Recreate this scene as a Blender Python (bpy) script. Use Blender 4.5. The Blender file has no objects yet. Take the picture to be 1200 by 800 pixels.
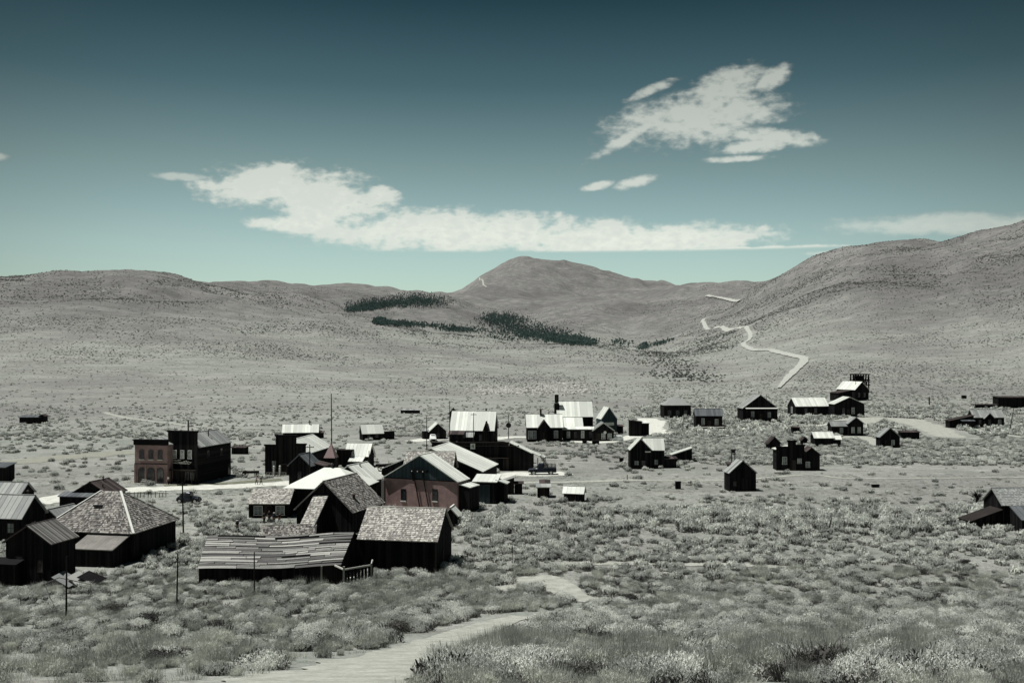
import bpy, bmesh, math, random
import numpy as np
from mathutils import Vector, Matrix
random.seed(7); RNG = np.random.default_rng(11)
SC = bpy.context.scene
COL = SC.collection
R = math.radians
# ------------------------------------------------------------------ camera
F = 1150.0                      # focal length in photograph pixels (1200 wide)
EYE, ROW = 25.0, 412.0          # eye height above the town and the row of the horizon
cd = bpy.data.cameras.new('camera'); cam = bpy.data.objects.new('camera', cd); COL.objects.link(cam)
cam.location = (0, 0, EYE); cam.rotation_euler = (R(90), 0, 0)
cd.lens = 36*F/1200; cd.sensor_width = 36; cd.shift_y = (ROW-400)/1200
cd.clip_start = .5; cd.clip_end = 40000
SC.camera = cam
SC.view_settings.view_transform = 'Standard'; SC.view_settings.look = 'None'
SC.view_settings.exposure = 0; SC.view_settings.gamma = 1
SC.cycles.max_bounces = 5; SC.cycles.diffuse_bounces = 2; SC.cycles.glossy_bounces = 2
SC.cycles.transparent_max_bounces = 4
# ------------------------------------------------------------------ sun
to_sun = Vector((-.36, .004, .93)).normalized()
ld = bpy.data.lights.new('sun', 'SUN'); ld.energy = 5.0; ld.angle = R(.53); ld.color = (1, .99, .955)
sun = bpy.data.objects.new('sun', ld); COL.objects.link(sun)
sun.rotation_euler = to_sun.to_track_quat('Z', 'Y').to_euler()
# ------------------------------------------------------------------ node maths helper
class V:
    def __init__(s, nt, k): s.nt = nt; s.k = k
    def _m(s, op, *a):
        n = s.nt.nodes.new('ShaderNodeMath'); n.operation = op
        for i, x in enumerate((s,)+a):
            if isinstance(x, V): s.nt.links.new(x.k, n.inputs[i])
            else: n.inputs[i].default_value = x
        return V(s.nt, n.outputs[0])
    def __add__(s, o): return s._m('ADD', o)
    def __sub__(s, o): return s._m('SUBTRACT', o)
    def __mul__(s, o): return s._m('MULTIPLY', o)
    def __truediv__(s, o): return s._m('DIVIDE', o)
    def mx(s, o): return s._m('MAXIMUM', o)
    def sm(s, a, b, lo=0., hi=1.):
        n = s.nt.nodes.new('ShaderNodeMapRange'); n.interpolation_type = 'SMOOTHSTEP'
        s.nt.links.new(s.k, n.inputs['Value'])
        for nm, v in (('From Min', a), ('From Max', b), ('To Min', lo), ('To Max', hi)): n.inputs[nm].default_value = v
        return V(s.nt, n.outputs['Result'])
def mixc_(nt, f, a, b):
    n = nt.nodes.new('ShaderNodeMix'); n.data_type = 'RGBA'
    if isinstance(f, V): nt.links.new(f.k, n.inputs[0])
    else: n.inputs[0].default_value = f
    for i, x in ((6, a), (7, b)):
        if isinstance(x, tuple): n.inputs[i].default_value = (*x, 1)
        else: nt.links.new(x, n.inputs[i])
    return n.outputs[2]
# ------------------------------------------------------------------ sky
W = bpy.data.worlds.new('World'); SC.world = W; W.use_nodes = True
nt = W.node_tree; N = nt.nodes; L = nt.links
bg = N['Background']; bg.inputs[1].default_value = .10
sky = N.new('ShaderNodeTexSky'); sky.sky_type = 'NISHITA'; sky.sun_disc = False
sky.sun_elevation = math.asin(to_sun.z); sky.sun_rotation = math.atan2(to_sun.x, to_sun.y)
tc = N.new('ShaderNodeTexCoord'); sep = N.new('ShaderNodeSeparateXYZ'); L.new(tc.outputs['Generated'], sep.inputs[0])
sx, sy, sz = [V(nt, sep.outputs[i]) for i in range(3)]
el = sz._m('ARCSINE'); az = sx._m('ARCTAN2', sy)
rp = N.new('ShaderNodeValToRGB'); L.new((el/(math.pi/2)).k, rp.inputs[0])
stops = [(0, (1.22, 1.37, 1.29)), (3.6, (1.15, 1.28, 1.15)), (6.1, (1.10, 1.17, .97)), (10.4, (.76, .80, .59)), (15, (.31, .41, .32)), (19.7, (.105, .185, .155)), (32, (.06, .12, .12)), (90, (.045, .09, .10))]
while len(rp.color_ramp.elements) < len(stops): rp.color_ramp.elements.new(.5)
for e, (d, c) in zip(rp.color_ramp.elements, stops): e.position = d/90; e.color = (*c, 1)
mul = N.new('ShaderNodeMix'); mul.data_type = 'RGBA'; mul.blend_type = 'MULTIPLY'; mul.inputs[0].default_value = 1
L.new(sky.outputs[0], mul.inputs[6]); L.new(rp.outputs[0], mul.inputs[7])
# the sky is brightest towards the far valley and falls off gently to both sides
fall = (az._m('COSINE')).sm(.82, 1.0, .62, 1.0)
mul2 = N.new('ShaderNodeVectorMath'); mul2.operation = 'SCALE'; L.new(mul.outputs[2], mul2.inputs[0]); L.new(fall.k, mul2.inputs['Scale'])
def ae(px, py):
    a = math.atan((px-600)/F); return a, math.atan((ROW-py)/F*math.cos(a))
nz = N.new('ShaderNodeTexNoise'); nz.inputs['Scale'].default_value = 24; nz.inputs['Detail'].default_value = 7; nz.inputs['Roughness'].default_value = .55
vm = N.new('ShaderNodeVectorMath'); vm.operation = 'MULTIPLY'; vm.inputs[1].default_value = (1, 1, 1.9)
L.new(tc.outputs['Generated'], vm.inputs[0]); L.new(vm.outputs[0], nz.inputs['Vector'])
nz2 = N.new('ShaderNodeTexNoise'); nz2.inputs['Scale'].default_value = 95; nz2.inputs['Detail'].default_value = 4; nz2.inputs['Roughness'].default_value = .5
L.new(vm.outputs[0], nz2.inputs['Vector'])
noise = V(nt, nz.outputs[0])-.5; noise2 = V(nt, nz2.outputs[0])-.5
def blobs(lst):
    out = None
    for px, py, rx, ry, rot in lst:
        a, e = ae(px, py); c, s_ = math.cos(R(rot)), math.sin(R(rot))
        da = az-a; de = el-e
        u = (da*c+de*s_)*(F/rx); v = (de*c-da*s_)*(F/ry)
        b = (u*u+v*v)*-1.0+1.0
        out = b if out is None else out.mx(b)
    return out
A = blobs([(318, 220, 88, 30, -2), (385, 238, 85, 42, -6), (345, 262, 60, 12, 0), (445, 228, 26, 12, 0), (545, 271, 205, 29, -1), (735, 280, 190, 24, 0), (860, 294, 150, 6, 0), (380, 212, 60, 18, 0)])
dA = (A+noise*2.3+noise2*1.2).sm(-.2, .75)*el.sm(ae(600, 298)[1], ae(600, 293)[1])
B = blobs([(815, 138, 115, 38, 6), (845, 106, 66, 24, 18), (870, 128, 70, 24, 0), (790, 150, 60, 24, 4), (890, 170, 60, 10, 6), (700, 218, 22, 6, 10), (905, 160, 75, 12, -8), (745, 156, 70, 9, 28), (862, 186, 44, 5, 0), (745, 214, 30, 8, 12), (905, 92, 30, 14, 30), (765, 105, 40, 7, 20)])
dB = (B*1.9+noise*3.0+noise2*2.6).sm(-.45, 1.9)*.96
Cc = blobs([(1110, 262, 150, 15, -1), (1190, 262, 120, 13, 0), (215, 207, 40, 6, 0), (1000, 296, 60, 4, 0), (-10, 183, 25, 6, 0)])
dC = (Cc*1.2+noise*1.6+noise2*1.2).sm(-.1, 1.2)*.8
dens = dA.mx(dB).mx(dC)
mix = N.new('ShaderNodeMix'); mix.data_type = 'RGBA'; L.new(dens.k, mix.inputs[0]); L.new(mul2.outputs[0], mix.inputs[6])
L.new(mixc_(nt, (noise*1.2+noise2*1.4+el*6.0).sm(-.1, 1.1), (9.0, 9.3, 8.2), (6.8, 7.3, 6.7)), mix.inputs[7])
falc = N.new('ShaderNodeVectorMath'); falc.operation = 'SCALE'
L.new(mix.outputs[2], falc.inputs[0]); L.new((az._m('COSINE').sm(.80, .98, .62, 1.0)*el.sm(.10, .42, 1.0, .45)).k, falc.inputs['Scale'])
mixc = N.new('ShaderNodeMix'); mixc.data_type = 'RGBA'; L.new(dens.k, mixc.inputs[0]); L.new(mul2.outputs[0], mixc.inputs[6]); L.new(falc.outputs[0], mixc.inputs[7])
L.new(mixc.outputs[2], bg.inputs[0])
# ------------------------------------------------------------------ materials
def newmat(name):
    m = bpy.data.materials.new(name); m.use_nodes = True
    return m, m.node_tree, m.node_tree.nodes['Principled BSDF']
def noise_(nt, scale, detail=4, rough=.55, vec=None, stretch=None):
    n = nt.nodes.new('ShaderNodeTexNoise'); n.inputs['Scale'].default_value = scale; n.inputs['Detail'].default_value = detail; n.inputs['Roughness'].default_value = rough
    if vec is not None:
        if stretch:
            m = nt.nodes.new('ShaderNodeVectorMath'); m.operation = 'MULTIPLY'; m.inputs[1].default_value = stretch
            nt.links.new(vec, m.inputs[0]); vec = m.outputs[0]
        nt.links.new(vec, n.inputs['Vector'])
    return V(nt, n.outputs[0])
def scalec(nt, c, f):
    n = nt.nodes.new('ShaderNodeVectorMath'); n.operation = 'SCALE'
    if isinstance(c, tuple): n.inputs[0].default_value = c
    else: nt.links.new(c, n.inputs[0])
    nt.links.new(f.k, n.inputs['Scale']); return n.outputs[0]
def attr(nt, name):
    n = nt.nodes.new('ShaderNodeAttribute'); n.attribute_name = name; return V(nt, n.outputs['Fac'])
def bump(nt, bsdf, h, dist=.02, strength=.6):
    b = nt.nodes.new('ShaderNodeBump'); b.inputs['Distance'].default_value = dist; b.inputs['Strength'].default_value = strength
    nt.links.new(h.k, b.inputs['Height']); nt.links.new(b.outputs[0], bsdf.inputs['Normal'])
M = {}
def weathered(name, lo, hi, rough=.85, grain=9, objrand=0., spec=.2, metal=0., streak=(1, .12, 1)):
    """a weathered surface: tone attribute per piece, grain along the piece, blotches"""
    m, nt, b = newmat(name)
    uv = nt.nodes.new('ShaderNodeUVMap').outputs[0]
    oc = nt.nodes.new('ShaderNodeTexCoord').outputs['Object']
    g = noise_(nt, grain, 5, .6, uv, streak); bl = noise_(nt, .35, 4, .6, oc); fine = noise_(nt, 6, 3, .6, oc)
    f = (g*.45+bl*.55+fine*.25+attr(nt, 'tone')*.75-.62)
    if objrand:
        oi = nt.nodes.new('ShaderNodeObjectInfo'); f = f+(V(nt, oi.outputs['Random'])-.5)*objrand
    c = mixc_(nt, f.sm(0, 1), lo, hi)
    nt.links.new(c, b.inputs['Base Color']); b.inputs['Roughness'].default_value = rough
    b.inputs['Specular IOR Level'].default_value = spec; b.inputs['Metallic'].default_value = metal
    bump(nt, b, g, .02, .5)
    M[name] = m; return m
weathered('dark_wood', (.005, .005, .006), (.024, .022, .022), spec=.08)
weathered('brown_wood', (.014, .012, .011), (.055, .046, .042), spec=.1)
weathered('teal_wood', (.028, .042, .048), (.050, .072, .080))
weathered('pale_wood', (.28, .27, .24), (.62, .61, .55), objrand=.5)
weathered('roof_boards', (.10, .098, .096), (.46, .455, .42), objrand=.42, grain=14)
weathered('shingle', (.07, .065, .062), (.46, .44, .40), grain=5)
weathered('pale_shingle', (.20, .19, .175), (.66, .645, .58), grain=5)
weathered('tin', (.56, .58, .53), (.78, .80, .73), rough=.6, spec=.4)
weathered('bright_tin', (.58, .60, .55), (.90, .92, .84), rough=.6, spec=.2)
weathered('dull_tin', (.20, .21, .205), (.42, .43, .40), rough=.65, spec=.3)
weathered('grey_tin', (.075, .085, .092), (.16, .17, .175), rough=.7)
weathered('rust', (.030, .025, .025), (.11, .085, .080), rough=.9)
weathered('pink_roof', (.24, .17, .17), (.44, .34, .33))
weathered('white_trim', (.45, .46, .42), (.75, .76, .70))
weathered('stone', (.10, .095, .09), (.26, .25, .23), streak=(1, 1, 1))
weathered('iron', (.010, .011, .012), (.035, .035, .036), rough=.6, spec=.4)
weathered('black_car', (.008, .010, .016), (.022, .026, .036), rough=.35, spec=.5)
weathered('blue_car', (.004, .007, .014), (.012, .018, .030), rough=.4, spec=.3)
weathered('white_car', (.70, .72, .70), (.82, .84, .80), rough=.35, spec=.5)
weathered('tyre', (.012, .012, .012), (.03, .03, .03), rough=.9)
weathered('chrome', (.55, .56, .56), (.7, .7, .7), rough=.2, metal=.9)
weathered('pane_reflection', (.16, .17, .18), (.36, .38, .37))
weathered('skin', (.30, .18, .13), (.45, .28, .20), rough=.6)
for nm, c in (('cloth_dark', (.012, .013, .02)), ('cloth_grey', (.09, .09, .095)), ('cloth_white', (.55, .55, .52)), ('cloth_blue', (.03, .045, .08)), ('hair', (.02, .015, .012))):
    weathered(nm, tuple(x*.7 for x in c), c)
def brickmat():
    m, nt, b = newmat('brick')
    uv = nt.nodes.new('ShaderNodeUVMap').outputs[0]; oc = nt.nodes.new('ShaderNodeTexCoord').outputs['Object']
    br = nt.nodes.new('ShaderNodeTexBrick'); nt.links.new(uv, br.inputs['Vector'])
    br.inputs['Scale'].default_value = 1; br.inputs['Brick Width'].default_value = .24; br.inputs['Row Height'].default_value = .08; br.inputs['Mortar Size'].default_value = .012
    br.inputs['Color1'].default_value = (.29, .165, .16, 1); br.inputs['Color2'].default_value = (.20, .11, .112, 1); br.inputs['Mortar'].default_value = (.30, .25, .22, 1)
    bl = noise_(nt, .8, 4, .6, oc)
    nt.links.new(scalec(nt, br.outputs[0], bl.sm(.2, .8, .75, 1.25)), b.inputs['Base Color']); b.inputs['Roughness'].default_value = .9
    bump(nt, b, V(nt, br.outputs['Fac'])*-1.0+1.0, .01, .5); M['brick'] = m
brickmat()
def glassmat():
    m, nt, b = newmat('window_glass')
    oc = nt.nodes.new('ShaderNodeTexCoord').outputs['Object']
    f = noise_(nt, 1.3, 3, .6, oc)
    nt.links.new(mixc_(nt, f.sm(.35, .7), (.012, .014, .018), (.05, .055, .06)), b.inputs['Base Color'])
    b.inputs['Roughness'].default_value = .12; b.inputs['Specular IOR Level'].default_value = .6; M['glass'] = m
glassmat()
def groundmat():
    m, nt, b = newmat('sagebrush_soil')
    g = nt.nodes.new('ShaderNodeNewGeometry').outputs['Position']
    big = noise_(nt, .006, 5, .6, g); mid = noise_(nt, .035, 5, .6, g, (1, 1.7, 1)); sm = noise_(nt, .35, 5, .65, g); fn = noise_(nt, 3.0, 4, .65, g)
    sp = nt.nodes.new('ShaderNodeTexVoronoi'); sp.inputs['Scale'].default_value = .34; sp.inputs['Randomness'].default_value = 1; nt.links.new(g, sp.inputs['Vector'])
    c = mixc_(nt, mid.sm(.36, .66), (.235, .250, .222), (.325, .330, .300))
    c = mixc_(nt, big.sm(.42, .68), c, (.205, .200, .190))
    c = mixc_(nt, sm.sm(.56, .78, 0, .8), c, (.41, .42, .385))
    streak = noise_(nt, .13, 5, .68, g, (.45, 1.5, 1))
    c = mixc_(nt, streak.sm(.56, .70, 0, .75), c, (.40, .41, .375)); c = mixc_(nt, streak.sm(.44, .32, 0, .6), c, (.165, .15, .135))
    c = mixc_(nt, sm.sm(.46, .30, 0, .75), c, (.115, .130, .115))
    gz = nt.nodes.new('ShaderNodeSeparateXYZ'); nt.links.new(g, gz.inputs[0])
    hill = (V(nt, gz.outputs[2])+(big-.5)*60.0).sm(25, 120, 0, .85)
    c = mixc_(nt, hill, c, mixc_(nt, mid.sm(.35, .68), (.130, .128, .126), (.235, .226, .216)))
    huge = noise_(nt, .0022, 5, .6, g); c = mixc_(nt, huge.sm(.50, .60, 0, .55)*hill, c, (.105, .100, .102)); c = mixc_(nt, huge.sm(.44, .36, 0, .5)*hill, c, (.27, .262, .25))
    # scattered low shrubs too far away to be told apart
    dots = V(nt, sp.outputs['Distance'])
    hz = nt.nodes.new('ShaderNodeSeparateXYZ'); nt.links.new(g, hz.inputs[0])
    far = V(nt, hz.outputs[1]).sm(300, 1100)
    sel = noise_(nt, .02, 5, .7, g).sm(.38, .60)
    c = mixc_(nt, (dots+(noise_(nt, .8, 2, .5, g)-.5)*.8).sm(.50, .20, 0, .85)*sel*far, c, (.085, .092, .080))
    nt.links.new(scalec(nt, c, fn.sm(.25, .75, .75, 1.2)), b.inputs['Base Color'])
    b.inputs['Roughness'].default_value = .95; b.inputs['Specular IOR Level'].default_value = .1
    bump(nt, b, fn*.25+sm+noise_(nt, .09, 6, .7, g)*6.0, .35, .9); M['ground'] = m
groundmat()
def dirtmat(name, a, c2):
    m, nt, b = newmat(name)
    g = nt.nodes.new('ShaderNodeNewGeometry').outputs['Position']
    n1 = noise_(nt, .8, 5, .65, g); n2 = noise_(nt, 6, 4, .6, g)
    c = mixc_(nt, n1.sm(.3, .7), a, c2)
    nt.links.new(scalec(nt, c, n2.sm(.25, .75, .8, 1.15)), b.inputs['Base Color']); b.inputs['Roughness'].default_value = .95; b.inputs['Specular IOR Level'].default_value = .1
    bump(nt, b, n1+n2*.3, .08, .7); M[name] = m
dirtmat('pale_dirt', (.50, .50, .45), (.66, .67, .60))
dirtmat('path_dirt', (.29, .295, .26), (.42, .43, .38))
dirtmat('dry_grass', (.12, .13, .095), (.19, .19, .14))
dirtmat('road_dirt', (.33, .34, .31), (.46, .47, .425))
dirtmat('trail_dirt', (.235, .24, .20), (.31, .31, .26))
dirtmat('rock', (.12, .115, .11), (.55, .54, .50))
def leafmat(name, lo, hi, trans=.25):
    m, nt, b = newmat(name)
    oi = nt.nodes.new('ShaderNodeObjectInfo'); r = V(nt, oi.outputs['Random'])
    c = mixc_(nt, (r*.75+attr(nt, 'tone')*.6-.15).sm(0, 1), lo, hi)
    nt.links.new(c, b.inputs['Base Color']); b.inputs['Roughness'].default_value = .8; b.inputs['Specular IOR Level'].default_value = .15
    tr = nt.nodes.new('ShaderNodeBsdfTranslucent'); ms = nt.nodes.new('ShaderNodeMixShader'); ms.inputs[0].default_value = trans
    nt.links.new(c, tr.inputs[0]); nt.links.new(b.outputs[0], ms.inputs[1]); nt.links.new(tr.outputs[0], ms.inputs[2]); nt.links.new(ms.outputs[0], nt.nodes['Material Output'].inputs[0])
    M[name] = m
leafmat('sage_leaf', (.38, .395, .365), (.86, .88, .81), .32)
leafmat('straw', (.26, .275, .245), (.66, .68, .60), .35)
leafmat('twig', (.035, .036, .036), (.13, .125, .115))
leafmat('aspen_leaf', (.055, .098, .090), (.14, .205, .185))
leafmat('hill_leaf', (.075, .082, .078), (.20, .21, .19))
# ------------------------------------------------------------------ terrain
_p = RNG.permutation(512); _p = np.concatenate([_p, _p]).astype(np.int64); _g = RNG.uniform(-1, 1, 1024)
def vnoise(x, y):
    xi = np.floor(x).astype(np.int64); yi = np.floor(y).astype(np.int64); fx = x-xi; fy = y-yi
    fx = fx*fx*fx*(fx*(fx*6-15)+10); fy = fy*fy*fy*(fy*(fy*6-15)+10)
    def h(a, b): return _g[_p[(_p[a & 511]+b) & 511]]
    return (h(xi, yi)*(1-fx)+h(xi+1, yi)*fx)*(1-fy)+(h(xi, yi+1)*(1-fx)+h(xi+1, yi+1)*fx)*fy
def fbm(x, y, o=5, ro=.5):
    s = 0; a = 1.
    for i in range(o): s = s+a*vnoise(x+17.3*i, y-9.1*i); a *= ro; x = x*2.03; y = y*2.03
    return s
YS = np.array([300, 450, 650, 900, 1200, 1600, 2100, 2800, 3800, 5200, 7000, 9500.])
XT = np.array([-500, -250, 0, 150, 300, 450, 530, 570, 620, 660, 700, 760, 850, 900, 960, 1010, 1060, 1100, 1140, 1200, 1500, 1800.])
TB = np.array([  # row of the ground at each station (converted to a height below)
 [0, 474, 445, 412, 380, 352, 340, 335, 345, 350, 355, 360],
 [0, 474, 444, 408, 374, 345, 328, 332, 345, 350, 355, 360],
 [0, 474, 441, 405, 371, 342, 326, 331, 345, 350, 355, 360],
 [0, 474, 442, 408, 372, 341, 323, 329, 338, 345, 355, 360],
 [0, 475, 446, 415, 385, 356, 349, 341, 335, 342, 350, 360],
 [0, 476, 452, 426, 399, 379, 386, 358, 340, 345, 350, 360],
 [0, 476, 454, 431, 411, 397, 398, 370, 350, 348, 346, 358],
 [0, 476, 454.5, 434, 416, 403, 400, 378, 359, 347, 323, 350],
 [0, 476, 455, 438, 421, 409, 401, 386, 359, 357, 305.5, 335],
 [0, 476, 455, 438, 421, 409, 400, 386, 357, 356, 311, 340],
 [0, 476, 455, 438, 421, 409, 399, 385, 353, 354, 325, 350],
 [0, 476, 455, 438, 425, 412, 402, 386, 349, 352, 337, 350],
 [0, 476, 453, 432, 412, 395, 379, 359, 336, 346, 350, 356],
 [0, 475, 447, 425, 401, 377, 353, 330, 337, 345, 350, 356],
 [0, 474, 441, 413, 386, 352, 320, 300, 320, 340, 350, 356],
 [0, 473, 439, 409, 376, 339, 305, 288, 310, 335, 350, 356],
 [0, 473, 437, 406, 371, 332, 298, 284, 300, 330, 350, 356],
 [0, 473, 436, 403, 366, 324, 292, 289, 300, 330, 350, 356],
 [0, 473, 435, 399, 356, 311, 282, 288, 300, 330, 350, 356],
 [0, 472, 431, 390, 342, 294, 268, 280, 300, 330, 350, 356],
 [0, 468, 418, 360, 295, 235, 210, 230, 270, 320, 345, 356],
 [0, 466, 410, 345, 280, 225, 205, 230, 270, 320, 345, 356.]])
TZ = EYE-(TB-ROW)/F*YS[None, :]; TZ[:, 0] = 0; TZ[:, 1] = TZ[:, 1]*.6
def cr(p0, p1, p2, p3, t): return .5*((2*p1)+(-p0+p2)*t+(2*p0-5*p1+4*p2-p3)*t*t+(-p0+3*p1-3*p2+p3)*t**3)
_ny = np.interp(np.arange(-80, 140, 1.), [-80, 0, 20, 35, 40, 50, 62, 75, 88, 100, 140], [36, 23.2, 17.6, 13.4, 12.1, 9.5, 6.5, 3.6, 1.3, 0, 0])
_k = np.ones(9)/9; _ny = np.convolve(np.pad(_ny, 4, mode='edge'), _k, mode='valid')
def terr(X, Y):
    Yc = np.maximum(Y, 1.); U = np.clip(X/np.maximum(Y, 60.), -1.05, 1.05)
    t = np.clip(np.interp(np.log(np.maximum(Yc, 300)), np.log(YS), np.arange(len(YS))), 0, len(YS)-1.001)
    s = np.clip(np.interp(600+F*U, XT, np.arange(len(XT))), 0, len(XT)-1.001)
    ti = t.astype(int); tf = t-ti; si = s.astype(int); sf = s-si
    def row(k):
        kk = np.clip(ti+k, 0, len(YS)-1)
        q = [TZ[np.clip(si+j, 0, len(XT)-1), kk] for j in (-1, 0, 1, 2)]
        return cr(*q, sf)
    z = np.where(Yc > 300, cr(row(-1), row(0), row(1), row(2), tf), 0)
    z = z+np.interp(Y, np.arange(-80, 140, 1.), _ny)
    hill = np.clip((Yc-430)/900, 0, 1)
    z = z+hill*(fbm(X/230, Y/360, 4, .42)*11+np.abs(fbm(X/100+5, Y/160, 3, .45))*4.0+np.abs(fbm(X/210+9, Y/420, 3, .45))*13*np.clip((Yc-700)/700, 0, 1)-3)*np.clip(Yc/1800, .3, 1.3)
    z = z+np.clip((Yc-3200)/2500, 0, 1)*(np.abs(fbm(X/700, Y/1200, 3))*44-13)
    z = z+fbm(X/26, Y/26, 3)*.22*np.clip((Yc-20)/60, .2, 1)
    return z
NU, NV = 560, 640
_u = np.linspace(-1, 1, NU); _u = np.sign(_u)*(np.abs(_u)*.62+np.abs(_u)**5*1.3)
_v = np.exp(np.linspace(math.log(40), math.log(13080), NV))          # Y + 80
GU, GV = np.meshgrid(_u, _v)
GX = GU*GV; GY = GV-80; GZ = terr(GX, GY)
def ground(X, Y):
    X = np.asarray(X, float); Y = np.asarray(Y, float)
    v = np.maximum(Y+80, 40.1); j = np.clip(np.log(v/40)/math.log(13080/40)*(NV-1), 0, NV-1.001)
    i = np.clip(np.interp(X/v, _u, np.arange(NU)), 0, NU-1.001)
    ii = i.astype(int); jj = j.astype(int)
    fj = (v-_v[jj])/(_v[jj+1]-_v[jj]); fi = i-ii
    return (GZ[jj, ii]*(1-fi)+GZ[jj, ii+1]*fi)*(1-fj)+(GZ[jj+1, ii]*(1-fi)+GZ[jj+1, ii+1]*fi)*fj
def mesh_np(name, co, faces, mat, smooth=True):
    me = bpy.data.meshes.new(name); co = np.asarray(co, np.float32).reshape(-1, 3); faces = np.asarray(faces, np.int32)
    me.vertices.add(len(co)); me.vertices.foreach_set('co', co.ravel())
    k = faces.shape[1]; me.loops.add(faces.size); me.loops.foreach_set('vertex_index', faces.ravel())
    me.polygons.add(len(faces)); me.polygons.foreach_set('loop_start', np.arange(0, faces.size, k, dtype=np.int32)); me.polygons.foreach_set('loop_total', np.full(len(faces), k, np.int32))
    me.update(calc_edges=True)
    if smooth: me.polygons.foreach_set('use_smooth', np.ones(len(faces), bool))
    if mat: me.materials.append(mat)
    o = bpy.data.objects.new(name, me); COL.objects.link(o); return o
idx = np.arange(NU*NV).reshape(NV, NU)
gf = np.stack([idx[:-1, :-1], idx[:-1, 1:], idx[1:, 1:], idx[1:, :-1]], -1).reshape(-1, 4)
g_ = mesh_np('ground', np.stack([GX, GY, GZ], -1), gf, M['ground']); g_['kind'] = 'structure'
_my = np.exp(np.linspace(math.log(22), math.log(11000), 7000))
def G(px, py):
    """ground point seen at a photograph pixel"""
    x = (px-600)/F*_my; z = EYE-(py-ROW)/F*_my; d = ground(x, _my)-z
    k = np.argmax(d > 0); k = k if d[k] > 0 else len(_my)-1
    if k > 0: f = d[k-1]/(d[k-1]-d[k]) if d[k-1] != d[k] else 0; y = _my[k-1]+(_my[k]-_my[k-1])*f
    else: y = _my[0]
    x = (px-600)/F*y; return Vector((x, y, float(ground(x, y))))
EXC = []   # (x0,y0,x1,y1,radius) kept clear of bushes
BOXES = []
def smooth_line(P, step):
    P = [Vector((p[0], p[1])) for p in P]; out = []
    for i in range(len(P)-1):
        a, b, c, d = P[max(i-1, 0)], P[i], P[i+1], P[min(i+2, len(P)-1)]
        n = max(2, int((c-b).length/step))
        for k in range(n):
            out.append(cr(a, b, c, d, k/n))
    out.append(P[-1]); return out
def strip(name, px, width, mat, lift=.05, step=None, rag=.25, clear=True, n=8):
    P = [G(*p) for p in px]; dmin = min(p.y for p in P); dm = sum(p.y for p in P)/len(P)
    step = step or max(.5, dm*.004)
    line = smooth_line(P, step); co = []; fs = []
    wd = width if isinstance(width, (list, tuple)) else None
    for i, p in enumerate(line):
        q = line[min(i+1, len(line)-1)]-line[max(i-1, 0)]; q.normalize(); nn = Vector((-q.y, q.x))
        w = (np.interp(i/(len(line)-1), np.linspace(0, 1, len(wd)), wd) if wd else width)/2
        wl = w*(1+rag*float(fbm(p.x/3., p.y/3., 3))); wr = w*(1+rag*float(fbm(p.x/3.+50, p.y/3., 3)))
        for k in range(n+1):
            s = -wl+(wl+wr)*k/n; c = p+nn*s; co.append((c.x, c.y, 0))
    co = np.array(co); co[:, 2] = ground(co[:, 0], co[:, 1])+lift
    for i in range(len(line)-1):
        for k in range(n):
            a = i*(n+1)+k; fs.append((a, a+1, a+n+2, a+n+1))
    o = mesh_np(name, co, fs, mat); o['kind'] = 'structure'
    if clear:
        wm = (max(wd) if wd else width)/2
        for i in range(0, len(line)-1, max(1, len(line)//40)):
            a = line[i]; b = line[min(i+max(1, len(line)//40), len(line)-1)]; EXC.append((a.x, a.y, b.x, b.y, wm*.95))
    return o
strip('main_street', [(40, 590), (90, 580), (140, 574.5), (200, 572.5), (270, 570), (340, 566), (400, 559), (440, 552), (475, 548)], 6.5, M['pale_dirt'])
strip('street_verge', [(192, 569), (260, 566.2), (330, 561.5)], 3.0, M['dry_grass'], .03)
strip('side_yard', [(438, 545), (446, 560), (458, 575), (470, 583), (500, 592)], 7, M['pale_dirt'])
strip('garage_yard', [(578, 562), (600, 555), (625, 556), (650, 555), (664, 554)], 5, M['pale_dirt'], .06)
strip('cross_track', [(596, 566), (640, 565), (690, 564), (760, 562.8), (860, 562.5), (900, 559.5), (940, 556.5), (962, 557), (985, 560), (1060, 560.5), (1210, 559)], [3, 2.2, 1.5, 1.3, 1.3, 1.3, 1.0, 1.2], M['path_dirt'])
strip('church_lane', [(480, 517), (520, 514), (560, 516), (600, 512), (650, 514), (700, 518), (740, 512), (762, 505), (766, 497), (758, 490)], [6, 6, 5, 6, 5, 5, 7, 10, 8], M['pale_dirt'], clear=True)
strip('upper_lane', [(764, 503), (790, 508), (815, 511), (842, 510), (870, 503), (900, 498), (940, 499), (975, 497)], [9, 8, 6, 3, 3, 2.5, 2.5, 4], M['pale_dirt'], .07, clear=False)
strip('ranch_road', [(985, 500), (1010, 492), (1035, 491), (1060, 492), (1085, 499), (1105, 508), (1120, 513)], [8, 16, 16, 14, 12, 10, 8], M['path_dirt'])
strip('ranch_spur', [(985, 513), (1010, 512), (1022, 517), (1030, 522)], 4, M['path_dirt'])
strip('ranch_yard', [(1085, 490), (1110, 492), (1150, 505), (1190, 511), (1215, 512)], 3, M['path_dirt'])
strip('hill_road', [(913, 455), (917, 450), (925, 441), (941, 425), (938, 419), (905, 411), (878, 408.5), (871, 403), (879, 396), (877, 388), (865, 384), (845, 382.5), (826, 381), (823, 377), (832, 371)], [2, 7, 8, 7, 7, 6, 6, 7, 9, 10, 10, 9, 9, 11, 10], M['road_dirt'], .7, n=6)
strip('ridge_road', [(828, 347), (845, 350), (866, 353.5)], 13, M['road_dirt'], 3.5, n=6)
strip('mountain_track', [(561, 326), (566, 331), (570, 337)], 9, M['path_dirt'], 3, n=4)
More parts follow.
